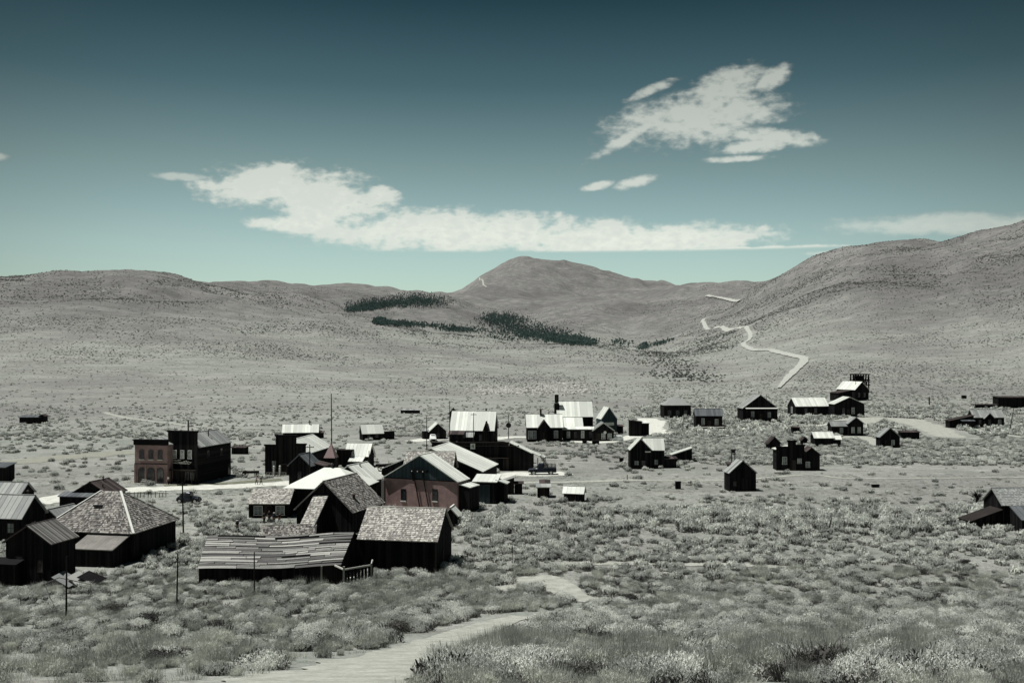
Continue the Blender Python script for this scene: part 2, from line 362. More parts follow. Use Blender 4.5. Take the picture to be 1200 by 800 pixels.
strip('field_track', [(122, 483), (140, 488), (158, 491), (200, 496), (245, 500), (330, 503)], [2, 3, 3, 3, 2], M['path_dirt'], .08)
strip('field_trail', [(0, 543), (60, 537), (110, 533), (158, 529)], 9, M['trail_dirt'], .06)
strip('brush_path', [(655, 660.5), (760, 660.5), (880, 662.5), (960, 668)], 1.9, M['path_dirt'])
strip('brush_trail', [(585, 692), (592, 686), (612, 681), (640, 678), (651, 684), (662, 695), (685, 702), (712, 706)], 3.2, M['path_dirt'])
strip('foreground_path', [(612, 722), (570, 734), (530, 750), (470, 770), (400, 790), (330, 810)], [2.5, 3.4, 4.6, 5.6, 6.5], M['path_dirt'])
# ------------------------------------------------------------------ mesh builder
class MB:
    def __init__(s): s.v = []; s.f = []; s.t = []; s.uv = []
    def poly(s, pts, tone=None, flip=False):
        pts = [Vector(p) for p in pts]
        if flip: pts = pts[::-1]
        n = Vector((0, 0, 0))
        for i in range(len(pts)): n += pts[i].cross(pts[(i+1) % len(pts)])
        if n.length < 1e-12: return
        n.normalize()
        u = Vector((0, 0, 1)).cross(n)
        u = Vector((1, 0, 0)) if u.length < .05 else u.normalized()
        w = n.cross(u)
        b = len(s.v); s.v += [tuple(p) for p in pts]; s.f.append(tuple(range(b, b+len(pts))))
        s.t.append(random.random() if tone is None else tone)
        s.uv += [(p.dot(u), p.dot(w)) for p in pts]
    def hexa(s, p, tone=None, skip=()):
        """eight corners: bottom 0-3, top 4-7, both counter-clockwise from above"""
        t = random.random() if tone is None else tone
        for k, q in enumerate(((3, 2, 1, 0), (4, 5, 6, 7), (0, 1, 5, 4), (1, 2, 6, 5), (2, 3, 7, 6), (3, 0, 4, 7))):
            if k not in skip: s.poly([p[i] for i in q], t)
    def box(s, x0, x1, y0, y1, z0, z1, tone=None, skip=()):
        s.hexa([(x0, y0, z0), (x1, y0, z0), (x1, y1, z0), (x0, y1, z0), (x0, y0, z1), (x1, y0, z1), (x1, y1, z1), (x0, y1, z1)], tone, skip)
    def beam(s, a, b, w, h=None, tone=None):
        a = Vector(a); b = Vector(b); h = h or w; d = (b-a).normalized()
        u = d.cross(Vector((0, 0, 1)));  u = Vector((1, 0, 0)) if u.length < .01 else u.normalized()
        v = u.cross(d)
        P = []
        for c in (a, b):
            P += [c-u*w/2-v*h/2, c+u*w/2-v*h/2, c+u*w/2+v*h/2, c-u*w/2+v*h/2]
        s.hexa(P, tone)
    def tube(s, pts, rad, n=8, tone=None, cap=True):
        pts = [Vector(p) for p in pts]; rad = rad if isinstance(rad, (list, tuple)) else [rad]*len(pts)
        t = random.random() if tone is None else tone; rings = []
        for i, p in enumerate(pts):
            d = (pts[min(i+1, len(pts)-1)]-pts[max(i-1, 0)]).normalized()
            u = d.cross(Vector((.13, .99, .05))).normalized(); v = d.cross(u)
            rings.append([p+(u*math.cos(2*math.pi*k/n)+v*math.sin(2*math.pi*k/n))*rad[i] for k in range(n)])
        for a, b in zip(rings, rings[1:]):
            for k in range(n): s.poly([a[k], a[(k+1) % n], b[(k+1) % n], b[k]], t)
        if cap: s.poly(rings[-1], t); s.poly(rings[0][::-1], t)
    def build(s, name, mat, parent=None, loc=None):
        me = bpy.data.meshes.new(name); me.from_pydata(s.v, [], s.f)
        me.uv_layers.new(name='UVMap').data.foreach_set('uv', np.array(s.uv, np.float32).ravel())
        a = me.attributes.new('tone', 'FLOAT', 'FACE'); a.data.foreach_set('value', np.array(s.t, np.float32))
        me.materials.append(mat); o = bpy.data.objects.new(name, me); COL.objects.link(o)
        if parent is not None: o.parent = parent
        if loc is not None: o.location = loc
        return o
def thing(name, label, cat, loc, yaw=0, group=None):
    o = bpy.data.objects.new(name, None); COL.objects.link(o); o.empty_display_size = .5
    o.location = loc; o.rotation_euler = (0, 0, R(yaw)); o['label'] = label; o['category'] = cat
    if group: o['group'] = group
    return o
def tag(o, label, cat, group=None):
    o['label'] = label; o['category'] = cat
    if group: o['group'] = group
    return o
def copy_tree(o, parent=None):
    c = o.copy(); COL.objects.link(c)
    if parent is not None: c.parent = parent
    for ch in list(o.children): copy_tree(ch, c)
    return c
# ------------------------------------------------------------------ buildings
def lerp(a, b, t): return a+(b-a)*t
def slab(mb, pts, th=.1, tone=None):
    """a roof plane given counter-clockwise from above, thickened downwards"""
    P = [Vector(p) for p in pts]; n = (P[1]-P[0]).cross(P[2]-P[0]).normalized(); Q = [p-n*th for p in P]
    mb.poly(P, tone); mb.poly(Q[::-1], tone)
    for i in range(len(P)):
        j = (i+1) % len(P); mb.poly([Q[i], Q[j], P[j], P[i]], tone)
def shingles(mb, A, B, C, D, n, rw=.32, rh=.42, ragged=.04):
    """courses of thin shingles on the plane eave A-B, ridge D-C"""
    H = ((D+C)/2-(A+B)/2).length; rows = max(2, int(H/rh))
    for r in range(rows):
        t0 = r/rows; t1 = min(1, (r+1.12)/rows)
        a, b = A.lerp(D, t0), B.lerp(C, t0); c, d = B.lerp(C, t1), A.lerp(D, t1)
        L_ = (b-a).length; k = max(1, int(L_/rw)); up = (d-a).normalized()
        cuts = [min(1, max(0, (i+random.uniform(-.25, .25))/k)) for i in range(k+1)]; cuts[0] = 0; cuts[-1] = 1
        for i in range(k):
            if random.random() < .012: continue
            lo = up*random.uniform(-ragged, ragged*.6); h = random.uniform(.025, .075); tn = random.betavariate(1.3, 1.3)
            p0, p1 = a.lerp(b, cuts[i])+lo, a.lerp(b, cuts[i+1])+lo; q1, q0 = d.lerp(c, cuts[i+1]), d.lerp(c, cuts[i])
            mb.poly([p0+n*h, p1+n*h, q1+n*.012, q0+n*.012], tn)
            mb.poly([p0+n*.002, p1+n*.002, p1+n*h, p0+n*h], tn*.4)
FACES = 'fbrl'
class Block:
    """one rectangular volume of a building with its own roof; all lengths in metres"""
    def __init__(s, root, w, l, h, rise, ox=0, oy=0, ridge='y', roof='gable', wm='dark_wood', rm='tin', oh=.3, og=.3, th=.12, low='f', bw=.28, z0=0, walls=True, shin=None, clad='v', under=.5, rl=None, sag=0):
        s.__dict__.update(locals()); s.o = Vector((ox, oy, z0))
        if walls: s.mkwalls()
        if roof != 'none': s.mkroof()
    def H(s, x, y):
        w, l, h, r = s.w, s.l, s.h, s.rise
        if s.roof == 'gable':
            return h+r*(1-abs(x)/(w/2)) if s.ridge == 'y' else h+r*(1-abs(y-l/2)/(l/2))
        if s.roof == 'shed':
            t = {'f': y/l, 'b': 1-y/l, 'l': x/w+.5, 'r': .5-x/w}[s.low]; return h+r*t
        return h
    def face(s, f):
        w, l = s.w, s.l
        return {'f': (Vector((-w/2, 0, 0)), Vector((1, 0, 0)), Vector((0, -1, 0)), w), 'b': (Vector((w/2, l, 0)), Vector((-1, 0, 0)), Vector((0, 1, 0)), w),
                'l': (Vector((-w/2, l, 0)), Vector((0, -1, 0)), Vector((-1, 0, 0)), l), 'r': (Vector((w/2, 0, 0)), Vector((0, 1, 0)), Vector((1, 0, 0)), l)}[f]
    def mkwalls(s):
        mb = MB(); z = -s.under; I = .04
        for f in FACES:
            O, U, Nn, Ln = s.face(f); O = O+s.o; brick = s.wm in ('brick', 'stone')
            k = 1 if brick else 0
            xs = [0, Ln/2, Ln]; inner = O-Nn*(0 if brick else I)
            tops = [inner+U*x+Vector((0, 0, s.H(*(O+U*x-s.o).to_2d())-.02)) for x in xs]
            bot = [inner+Vector((0, 0, z)), inner+U*Ln+Vector((0, 0, z))]
            mb.poly([bot[0], bot[1], tops[2], tops[1], tops[0]], .4)
            if brick: continue
            if s.clad == 'v':
                n = max(3, int(Ln/s.bw)); e = [i*Ln/n for i in range(n+1)]
                for i in range(n):
                    a, b = e[i]+.012, e[i+1]-.012; t = random.random(); d = Nn*random.uniform(0, .02)-Nn*.004
                    za, zb = s.H(*(O+U*a-s.o).to_2d()), s.H(*(O+U*b-s.o).to_2d()); zz = z+random.uniform(0, .06)
                    A, B = O+U*a+d, O+U*b+d; q = [A+Vector((0, 0, zz)), B+Vector((0, 0, zz)), B+Vector((0, 0, zb-.03)), A+Vector((0, 0, za-.03))]
                    mb.poly(q, t); mb.poly([q[1], q[1]-Nn*I, q[2]-Nn*I, q[2]], t*.5); mb.poly([q[0]-Nn*I, q[0], q[3], q[3]-Nn*I], t*.5)
            else:
                hm = max(s.H(*(O+U*x-s.o).to_2d()) for x in xs); n = max(3, int((hm-z)/s.bw))
                for i in range(n):
                    a, b = z+i*(hm-z)/n, z+(i+1)*(hm-z)/n-.012; t = random.random()
                    def ext(zz):
                        g = [x for x in np.linspace(0, Ln, 41) if s.H(*(O+U*float(x)-s.o).to_2d()) >= zz+.02]
                        return (float(g[0]), float(g[-1])) if len(g) > 1 else None
                    ea, eb = ext(a), ext(b)
                    if not ea: continue
                    if not eb: eb = ((ea[0]+ea[1])/2-.01, (ea[0]+ea[1])/2+.01)
                    P0 = O+U*ea[0]+Vector((0, 0, a)); P1 = O+U*ea[1]+Vector((0, 0, a)); P2 = O+U*eb[1]+Vector((0, 0, b)); P3 = O+U*eb[0]+Vector((0, 0, b))
                    mb.poly([P0+Nn*.016, P1+Nn*.016, P2-Nn*.01, P3-Nn*.01], t); mb.poly([P0-Nn*I, P1-Nn*I, P1+Nn*.016, P0+Nn*.016], t)
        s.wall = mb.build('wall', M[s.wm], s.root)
    def planes(s):
        w, l, h, r, oh, og = s.w/2, s.l, s.h, s.rise, s.oh, s.og; X = Vector
        if s.roof == 'gable':
            if s.ridge == 'y':
                e = h-r*oh/w
                return [[X((w+oh, -og, e)), X((w+oh, l+og, e)), X((0, l+og, h+r)), X((0, -og, h+r))], [X((-w-oh, l+og, e)), X((-w-oh, -og, e)), X((0, -og, h+r)), X((0, l+og, h+r))]]
            e = h-r*oh/(l/2)
            return [[X((-w-og, -oh, e)), X((w+og, -oh, e)), X((w+og, l/2, h+r)), X((-w-og, l/2, h+r))], [X((w+og, l+oh, e)), X((-w-og, l+oh, e)), X((-w-og, l/2, h+r)), X((w+og, l/2, h+r))]]
        if s.roof == 'shed':
            c = [X((-w-oh, -oh, 0)), X((w+oh, -oh, 0)), X((w+oh, l+oh, 0)), X((-w-oh, l+oh, 0))]
            for p in c: p.z = s.H(p.x, p.y)+.02
            k = {'f': 0, 'r': 1, 'b': 2, 'l': 3}[s.low]; return [c[k:]+c[:k]]
        # hip
        m = min(w, l/2); e = h-r*oh/m; rl = s.rl if s.rl is not None else abs(w-l/2)
        if w >= l/2: a, b = X((-rl, l/2, h+r)), X((rl, l/2, h+r))
        else: a, b = X((0, l/2-rl, h+r)), X((0, l/2+rl, h+r))
        c = [X((-w-oh, -oh, e)), X((w+oh, -oh, e)), X((w+oh, l+oh, e)), X((-w-oh, l+oh, e))]
        if w >= l/2: return [[c[0], c[1], b, a], [c[1], c[2], b, b], [c[2], c[3], a, b], [c[3], c[0], a, a]]
        return [[c[0], c[1], a, a], [c[1], c[2], b, a], [c[2], c[3], b, b], [c[3], c[0], a, b]]
    def mkroof(s):
        mb = MB(); pl = [[p+s.o+Vector((0, 0, .05)) for p in q] for q in s.planes()]
        sh = MB()
        for q in pl:
            pts = q[:3] if (q[3]-q[2]).length < .01 else q
            slab(mb, pts, s.th, .5); n = (q[1]-q[0]).cross(q[2]-q[0]).normalized()
            if s.shin: shingles(sh, q[0], q[1], q[2], q[3], n, *s.shin)
            elif s.rm in ('tin', 'bright_tin', 'dull_tin', 'grey_tin', 'rust') and s.roof != 'hip':
                L_ = (q[1]-q[0]).length; k = max(2, int(L_/.75))
                for i in range(k):        # each sheet slightly its own height, a raised seam between
                    A, B = q[0].lerp(q[1], i/k), q[0].lerp(q[1], (i+1)/k); D, C = q[3].lerp(q[2], i/k), q[3].lerp(q[2], (i+1)/k)
                    d = n*random.uniform(.004, .02); mb.poly([A+d, B+d, C+d, D+d], random.random())
                    mb.beam(A+n*.02, D+n*.02, .045, .05, .2)
        s.roofo = mb.build('roof', M[s.rm], s.root)
        if s.shin:
            o = sh.build('shingle', M[s.rm], s.root); o['kind'] = 'stuff'
        if s.roof == 'gable' and s.oh > .05:
            cp = MB(); hh = s.h+s.rise+.05
            if s.ridge == 'y': a, b = Vector((0, -s.og-.02, hh)), Vector((0, s.l+s.og+.02, hh))
            else: a, b = Vector((-s.w/2-s.og-.02, s.l/2, hh)), Vector((s.w/2+s.og+.02, s.l/2, hh))
            cp.beam(a+s.o+Vector((0, 0, .03)), b+s.o+Vector((0, 0, .03)), .22, .05); cp.build('ridge_cap', M[s.rm], s.root)
    def window(s, f, u, v, w, h, pane_reflection=False, frame='brown_wood', arch=False, boards=False):
        """u = centre along the face as a fraction, v = sill height, in metres"""
        O, U, Nn, Ln = s.face(f); c = O+s.o+U*(u*Ln)+Vector((0, 0, v))+Nn*(getattr(s, 'fpush', 0) if f == 'f' else 0); Z = Vector((0, 0, 1))
        def P(a, b, d): return c+U*a+Z*b+Nn*d
        def bar(mb, a0, a1, b0, b1, d0, d1): mb.hexa([P(a0, b0, d1), P(a1, b0, d1), P(a1, b0, d0), P(a0, b0, d0), P(a0, b1, d1), P(a1, b1, d1), P(a1, b1, d0), P(a0, b1, d0)], random.uniform(.3, 1))
        mb = MB(); t = .09; W2 = w/2
        bar(mb, -W2-t, -W2, 0, h, -.02, .07); bar(mb, W2, W2+t, 0, h, -.02, .07)
        if arch:
            seg = 10
            for i in range(seg):
                a0, a1 = math.pi*i/seg, math.pi*(i+1)/seg; r0, r1 = W2, W2+t*1.6
                q = [(r*math.cos(a), h+r*math.sin(a)*.8) for r in (r0, r1) for a in (a0, a1)]
                mb.hexa([P(*q[0], -.02), P(*q[1], -.02), P(*q[3], -.02), P(*q[2], -.02), P(*q[0], .07), P(*q[1], .07), P(*q[3], .07), P(*q[2], .07)], .9)
        else: bar(mb, -W2-t, W2+t, h, h+t, -.02, .075)
        fo = mb.build('window', M[frame], s.root)
        sb = MB(); bar(sb, -W2-t-.06, W2+t+.06, -.08, 0, -.02, .12); sb.build('sill', M[frame], fo)
        mu = MB(); bar(mu, -.02, .02, 0, h, 0, .045); bar(mu, -W2, W2, h/2-.025, h/2+.025, 0, .05); mu.build('mullion', M[frame], fo)
        pm = MB(); pm.poly([P(-W2, 0, .03), P(W2, 0, .03), P(W2, h, .03), P(-W2, h, .03)], .5)
        if arch:
            pm.poly([P(-W2, h, .03)]+[P(W2*math.cos(math.pi*i/8), h+W2*math.sin(math.pi*i/8)*.8, .03) for i in range(9)], .5)
        pm.build('pane', M['glass'], fo)
        if pane_reflection:  # pale sheets painted in as reflections on the panes
            cu = MB(); b0 = random.uniform(0, .25)*h
            cu.poly([P(-W2+.02, b0, .038), P(-.03, b0, .038), P(-.03, h-.02, .038), P(-W2+.02, h-.02, .038)]); cu.poly([P(.03, b0*.5, .038), P(W2-.02, b0, .038), P(W2-.02, h-.02, .038), P(.03, h-.02, .038)])
            cu.build('pane_reflection', M['pane_reflection'], fo)
        return fo
    def door(s, f, u, w=.95, h=2.05, mat='brown_wood', v=0):
        O, U, Nn, Ln = s.face(f); c = O+s.o+U*(u*Ln)+Vector((0, 0, v))+Nn*(getattr(s, 'fpush', 0) if f == 'f' else 0); Z = Vector((0, 0, 1))
        def P(a, b, d): return c+U*a+Z*b+Nn*d
        mb = MB(); n = max(3, int(w/.2))
        for i in range(n):
            a0, a1 = -w/2+i*w/n+.008, -w/2+(i+1)*w/n-.008; d = .035+random.uniform(0, .01)
            mb.hexa([P(a0, 0, d), P(a1, 0, d), P(a1, 0, -.03), P(a0, 0, -.03), P(a0, h, d), P(a1, h, d), P(a1, h, -.03), P(a0, h, -.03)])
        o = mb.build('door', M[mat], s.root)
        fr = MB(); fr.beam(P(-w/2-.05, 0, .03), P(-w/2-.05, h+.1, .03), .1); fr.beam(P(w/2+.05, 0, .03), P(w/2+.05, h+.1, .03), .1); fr.beam(P(-w/2-.1, h+.05, .035), P(w/2+.1, h+.05, .035), .1)
        fr.build('door_frame', M[mat], o)
        hd = MB(); hd.tube([P(w*.36, h*.48, .04), P(w*.36, h*.48, .11)], .035, 6); hd.build('handle', M['iron'], o); return o
    def pipe(s, x, y, hgt, r=.1, brick=False):
        z = s.H(x, y)-.1; mb = MB(); p = s.o+Vector((x, y, z))
        if brick:
            mb.box(p.x-.25, p.x+.25, p.y-.25, p.y+.25, p.z-.2, p.z+hgt, .5); mb.box(p.x-.31, p.x+.31, p.y-.31, p.y+.31, p.z+hgt, p.z+hgt+.12, .7); mb.build('chimney', M['brick'], s.roofo)
        else:
            mb.tube([p, p+Vector((0, 0, hgt))], r, 8, .4); mb.tube([p+Vector((0, 0, hgt+.06)), p+Vector((0, 0, hgt+.12)), p+Vector((0, 0, hgt+.26))], [r*1.9, r*1.6, .02], 8, .6); mb.build('stovepipe', M['rust'], s.roofo)
    def barge(s, mat='white_trim', faces='fb', wd=.18):
        """boards along the sloping gable edges"""
        for q in s.planes():
            n = (q[1]-q[0]).cross(q[2]-q[0]).normalized()
            edges = []
            if s.ridge == 'y':
                if 'f' in faces: edges.append((q[0], q[3]) if q[0].x > 0 else (q[1], q[2]))
                if 'b' in faces: edges.append((q[1], q[2]) if q[0].x > 0 else (q[0], q[3]))
            else:
                if 'r' in faces: edges.append((q[1], q[2]) if q[0].y < 0 else (q[0], q[3]))
                if 'l' in faces: edges.append((q[0], q[3]) if q[0].y < 0 else (q[1], q[2]))
            for a, b in edges:
                mb = MB(); mb.beam(a+s.o-Vector((0, 0, .02)), b+s.o-Vector((0, 0, .02)), .07, wd); mb.build('barge_board', M[mat], s.root)
def false_front(root, steps, y=-.12, th=.2, mat='dark_wood', cornice=True, cm=None):
    """stepped parapet in front of a gable: steps = [(x0, x1, ztop)]"""
    mb = MB(); cn = MB()
    for x0, x1, z in steps:
        n = max(2, int((x1-x0)/.3))
        for i in range(n):
            a, b = x0+(x1-x0)*i/n, x0+(x1-x0)*(i+1)/n; mb.box(a+.008, b-.008, y-th-random.uniform(0, .015), y, -.4, z)
        if cornice: cn.box(x0-.18, x1+.18, y-th-.25, y+.05, z+.003, z+.22, .4); cn.box(x0-.1, x1+.1, y-th-.14, y+.02, z-.16, z-.003, .3)
    mb.build('false_front', M[mat], root)
    if cornice: cn.build('cornice', M[cm or mat], root)
NB = 0
def building(name, label, cat, px, py, yaw=0, group=None, ref=None):
    """Empty on the ground at a photograph pixel; returns it with metres per pixel there"""
    p = G(px, py); k = p.y/F
    t = thing(name, label, cat, (p.x, p.y, p.z-.05), yaw, group); return t, k
def keep_out(t, blk, pad=.5):
    c, s_ = math.cos(t.rotation_euler.z), math.sin(t.rotation_euler.z)
    BOXES.append((t.location.x, t.location.y, c, s_, blk.o.x-blk.w/2-pad, blk.o.x+blk.w/2+pad, blk.o.y-pad, blk.o.y+blk.l+pad))
def house(name, label, px, py, yaw, w, l, h, rise, cat='house', group=None, wins=(), doors=(), pipes=(), extra=(), barge=None, ff=None, **kw):
    """main volume in photograph-pixel units at its distance, with optional extra volumes"""
    t, k = building(name, label, cat, px, py, yaw, group)
    if 'rl' in kw and kw['rl'] is not None: kw['rl'] *= k
    if ff: kw.setdefault('og', -.02)
    b = Block(t, w*k, l*k, h*k, rise*k, under=.9, **kw); keep_out(t, b); bl = [b]
    for e in extra:
        e = dict(e); ox, oy, w_, l_, h_, r_ = [x*k for x in e.pop('d')]
        ws, ds, ps = e.pop('wins', ()), e.pop('doors', ()), e.pop('pipes', ()); z = e.pop('z', 0)*k
        x = Block(t, w_, l_, h_, r_, ox, oy, z0=z, under=0 if z else .9, **e); bl.append(x); keep_out(t, x)
        for a in ws: x.window(a[0], a[1], a[2]*k, a[3]*k, a[4]*k, *a[5:])
        for a in ds: x.door(a[0], a[1], a[2]*k, a[3]*k, *a[4:])
        for a in ps: x.pipe(a[0]*k, a[1]*k, a[2]*k, *a[3:])
    if ff: b.fpush = .07-ff.get('y', -.05)+.2
    for a in wins: b.window(a[0], a[1], a[2]*k, a[3]*k, a[4]*k, *a[5:])
    for a in doors: b.door(a[0], a[1], a[2]*k, a[3]*k, *a[4:])
    for a in pipes: b.pipe(a[0]*k, a[1]*k, a[2]*k, *a[3:])
    if barge: b.barge(*barge)
    if ff: false_front(t, [(x0*k, x1*k, z*k) for x0, x1, z in ff['steps']], mat=ff.get('mat', b.wm), cm=ff.get('cm'), y=ff.get('y', -.05))
    return t, k, bl
# ------------------------------------------------------------------ props
def pole(name, label, px, py, height, r=.1, arms=(), lean=(0, 0), mat='brown_wood', cat='pole', group=None, extra=None):
    p = G(px, py); t = thing(name, label, cat, (p.x, p.y, p.z), 0, group)
    mb = MB(); lx, ly = lean
    mb.tube([(0, 0, -.3), (lx*.4, ly*.4, height*.4), (lx, ly, height)], [r, r*.9, r*.72], 8, .4); mb.build('shaft', M[mat], t)
    for z, w, yw in arms:
        a = MB(); c, s_ = math.cos(R(yw))*w/2, math.sin(R(yw))*w/2; ex = lx*z/height
        a.beam((ex-c, -s_-.08, z), (ex+c, s_-.08, z), .1, .12); ao = a.build('crossarm', M[mat], t)
        for q in (-.9, -.5, .5, .9):
            i = MB(); i.tube([(ex+c*q, s_*q-.08, z+.05), (ex+c*q, s_*q-.08, z+.2)], .04, 6); i.build('insulator', M['iron'], ao)
    return t
def wheel(parent, x, y, z, r, wd=.18, spoke=False, rim='chrome'):
    w = MB(); n = 20
    for i in range(n):
        a, b = 2*math.pi*i/n, 2*math.pi*(i+1)/n; ri = r*(.9 if spoke else .62)
        def P(rr, an, yy): return (x+rr*math.cos(an), yy, z+rr*math.sin(an))
        y0, y1 = y-wd/2, y+wd/2
        w.poly([P(r, a, y0), P(r, a, y1), P(r, b, y1), P(r, b, y0)], .5); w.poly([P(ri, b, y0), P(ri, b, y1), P(ri, a, y1), P(ri, a, y0)], .5)
        w.poly([P(ri, a, y0), P(r, a, y0), P(r, b, y0), P(ri, b, y0)], .5); w.poly([P(r, a, y1), P(ri, a, y1), P(ri, b, y1), P(r, b, y1)], .5)
    wo = w.build('wheel', M['brown_wood' if spoke else 'tyre'], parent)
    if spoke:
        for i in range(10):
            a = math.pi*2*i/10; m = MB(); m.beam((x, y, z), (x+r*.93*math.cos(a), y, z+r*.93*math.sin(a)), .05); m.build('spoke', M['brown_wood'], wo)
        m = MB(); m.tube([(x, y-wd, z), (x, y+wd, z)], r*.14, 8); m.build('hub', M['iron'], wo)
    else:
        m = MB(); m.tube([(x, y-wd*.42, z), (x, y+wd*.42, z)], r*.61, 14); m.tube([(x, y-wd*.5, z), (x, y+wd*.5, z)], r*.2, 8); m.build('rim', M[rim], wo)
    return wo
def loft(mb, st, tone=.5):
    """st: (x, z0, z1, half width low, half width top) along the length"""
    rings = []
    for x, z0, z1, a, b in st:
        h = z1-z0
        rings.append([Vector(p) for p in ((x, -a*.9, z0), (x, -a, z0+h*.15), (x, -a, z0+h*.5), (x, -b, z1-h*.14), (x, -b*.82, z1), (x, b*.82, z1), (x, b, z1-h*.14), (x, a, z0+h*.5), (x, a, z0+h*.15), (x, a*.9, z0))])
    for p, q in zip(rings, rings[1:]):
        for k in range(10): mb.poly([p[k], p[(k+1) % 10], q[(k+1) % 10], q[k]], tone)
    mb.poly(rings[0], tone); mb.poly(rings[-1][::-1], tone)
def fender(parent, x, y, z, r, wd, mat):
    mb = MB(); n = 9
    for i in range(n):
        a, b = R(-5+190*i/n), R(-5+190*(i+1)/n)
        def P(rr, an, yy): return (x+rr*math.cos(an), yy, z+rr*math.sin(an)*.95)
        for rr, rv in ((r, 0), (r*.9, 1)):
            q = [P(rr, a, y-wd/2), P(rr, a, y+wd/2), P(rr, b, y+wd/2), P(rr, b, y-wd/2)]; mb.poly(q[::-1] if rv else q, .5)
        for yy in (y-wd/2, y+wd/2): mb.poly([P(r*.9, a, yy), P(r, a, yy), P(r, b, yy), P(r*.9, b, yy)], .5)
    mb.build('fender', M[mat], parent)
def pane_quad(parent, pts, nm='window'):
    mb = MB(); mb.poly(pts, .5); mb.build(nm, M['glass'], parent)
def vehicle(kind, name, label, px, py, yaw, L_, W_, H_, mat):
    """nose towards local +X"""
    p = G(px, py); t = thing(name, label, 'car' if kind != 'truck' else 'truck', (p.x, p.y, p.z), yaw)
    h = L_/2; w = W_/2; wr = H_*.2
    body, cab = MB(), MB()
    if kind == 'coupe':
        loft(body, [(-h, wr*.9, H_*.42, w*.5, w*.4), (-h*.8, wr*.7, H_*.60, w*.72, w*.6), (-h*.3, wr*.7, H_*.64, w*.8, w*.76), (h*.2, wr*.7, H_*.64, w*.78, w*.72), (h*.3, wr*.7, H_*.62, w*.6, w*.5), (h*.86, wr*.8, H_*.56, w*.42, w*.32), (h*.92, wr*.9, H_*.52, w*.4, w*.3)])
        loft(cab, [(-h*.72, H_*.58, H_*.66, w*.6, w*.5), (-h*.5, H_*.58, H_*.95, w*.72, w*.6), (-h*.1, H_*.6, H_, w*.76, w*.64), (h*.16, H_*.6, H_*.96, w*.74, w*.62), (h*.24, H_*.6, H_*.9, w*.72, w*.58)])
        for sgn in (-1, 1):
            y = sgn*w*.755
            pane_quad(t, [(-h*.40, y, H_*.68), (-h*.16, y*1.015, H_*.68), (-h*.16, y*.93, H_*.90), (-h*.38, y*.92, H_*.88)][::sgn*-1])
            pane_quad(t, [(-h*.10, y*1.015, H_*.68), (h*.15, y*.99, H_*.68), (h*.12, y*.91, H_*.89), (-h*.10, y*.93, H_*.90)][::sgn*-1])
            fender(t, -h*.62, sgn*w*.86, wr, wr*1.35, w*.3, mat); fender(t, h*.66, sgn*w*.8, wr, wr*1.4, w*.36, mat)
            m = MB(); m.box(-h*.4, h*.45, min(sgn*w*.72, sgn*w), max(sgn*w*.72, sgn*w), wr*.75, wr*.9); m.build('running_board', M[mat], t)
            m = MB(); m.tube([(h*.72, sgn*w*.55, H_*.47), (h*.86, sgn*w*.55, H_*.47)], [H_*.04, H_*.075], 10); m.build('headlight', M['chrome'], t)
        pane_quad(t, [(h*.245, -w*.6, H_*.66), (h*.245, w*.6, H_*.66), (h*.245, w*.5, H_*.88), (h*.245, -w*.5, H_*.88)], 'windscreen')
        xs = (-h*.62, h*.66)
    elif kind == 'truck':
        loft(body, [(-h, wr*1.1, H_*.60, w*.88, w*.86), (-h*.05, wr*1.1, H_*.60, w*.9, w*.88), (h*.35, wr*1.1, H_*.62, w*.9, w*.86), (h*.5, wr*1.1, H_*.60, w*.8, w*.7), (h*.95, wr*1.2, H_*.54, w*.72, w*.6), (h, wr*1.3, H_*.48, w*.66, w*.56)])
        loft(cab, [(-h*.04, H_*.58, H_*.98, w*.82, w*.72), (h*.22, H_*.58, H_, w*.82, w*.72), (h*.40, H_*.58, H_*.62, w*.8, w*.72)])
        for sgn in (-1, 1):
            y = sgn*w*.825
            pane_quad(t, [(h*.02, y, H_*.66), (h*.24, y, H_*.66), (h*.17, y*.92, H_*.92), (h*.02, y*.92, H_*.92)][::sgn*-1])
            fender(t, h*.66, sgn*w*.84, wr, wr*1.4, w*.3, mat); fender(t, -h*.6, sgn*w*.88, wr, wr*1.35, w*.22, mat)
            m = MB(); y0, y1 = sorted((sgn*w*.8, sgn*w*.92))
            for i in range(4): m.box(-h*.98, -h*.08, y0, y1, H_*(.60+.1*i)+.01, H_*(.60+.1*i)+.09)
            for i in range(4): m.box(-h*.98+i*h*.29, -h*.98+i*h*.29+.08, y0-.03, y1+.03, H_*.58, H_*.99)
            m.build('side_rack', M['grey_tin' if 0 else mat], t)
            m = MB(); m.tube([(h*.9, sgn*w*.5, H_*.42), (h*1.01, sgn*w*.5, H_*.42)], H_*.06, 10); m.build('headlight', M['chrome'], t)
        pane_quad(t, [(h*.335, -w*.66, H_*.68), (h*.335, w*.66, H_*.68), (h*.245, w*.6, H_*.93), (h*.245, -w*.6, H_*.93)], 'windscreen')
        m = MB(); m.box(h*1.0, h*1.04, -w*.8, w*.8, wr*1.1, wr*1.5); m.build('bumper', M['chrome'], t)
        xs = (-h*.6, h*.66)
    else:
        loft(body, [(-h, wr, H_*.52, w*.85, w*.8), (-h*.9, wr*.8, H_*.56, w*.96, w*.9), (h*.5, wr*.8, H_*.57, w*.97, w*.9), (h*.9, wr*.8, H_*.50, w*.95, w*.85), (h, wr, H_*.42, w*.85, w*.78)])
        loft(cab, [(-h*.95, H_*.54, H_*.64, w*.88, w*.8), (-h*.78, H_*.54, H_*.97, w*.86, w*.72), (h*.05, H_*.54, H_, w*.86, w*.72), (h*.42, H_*.54, H_*.60, w*.86, w*.78)])
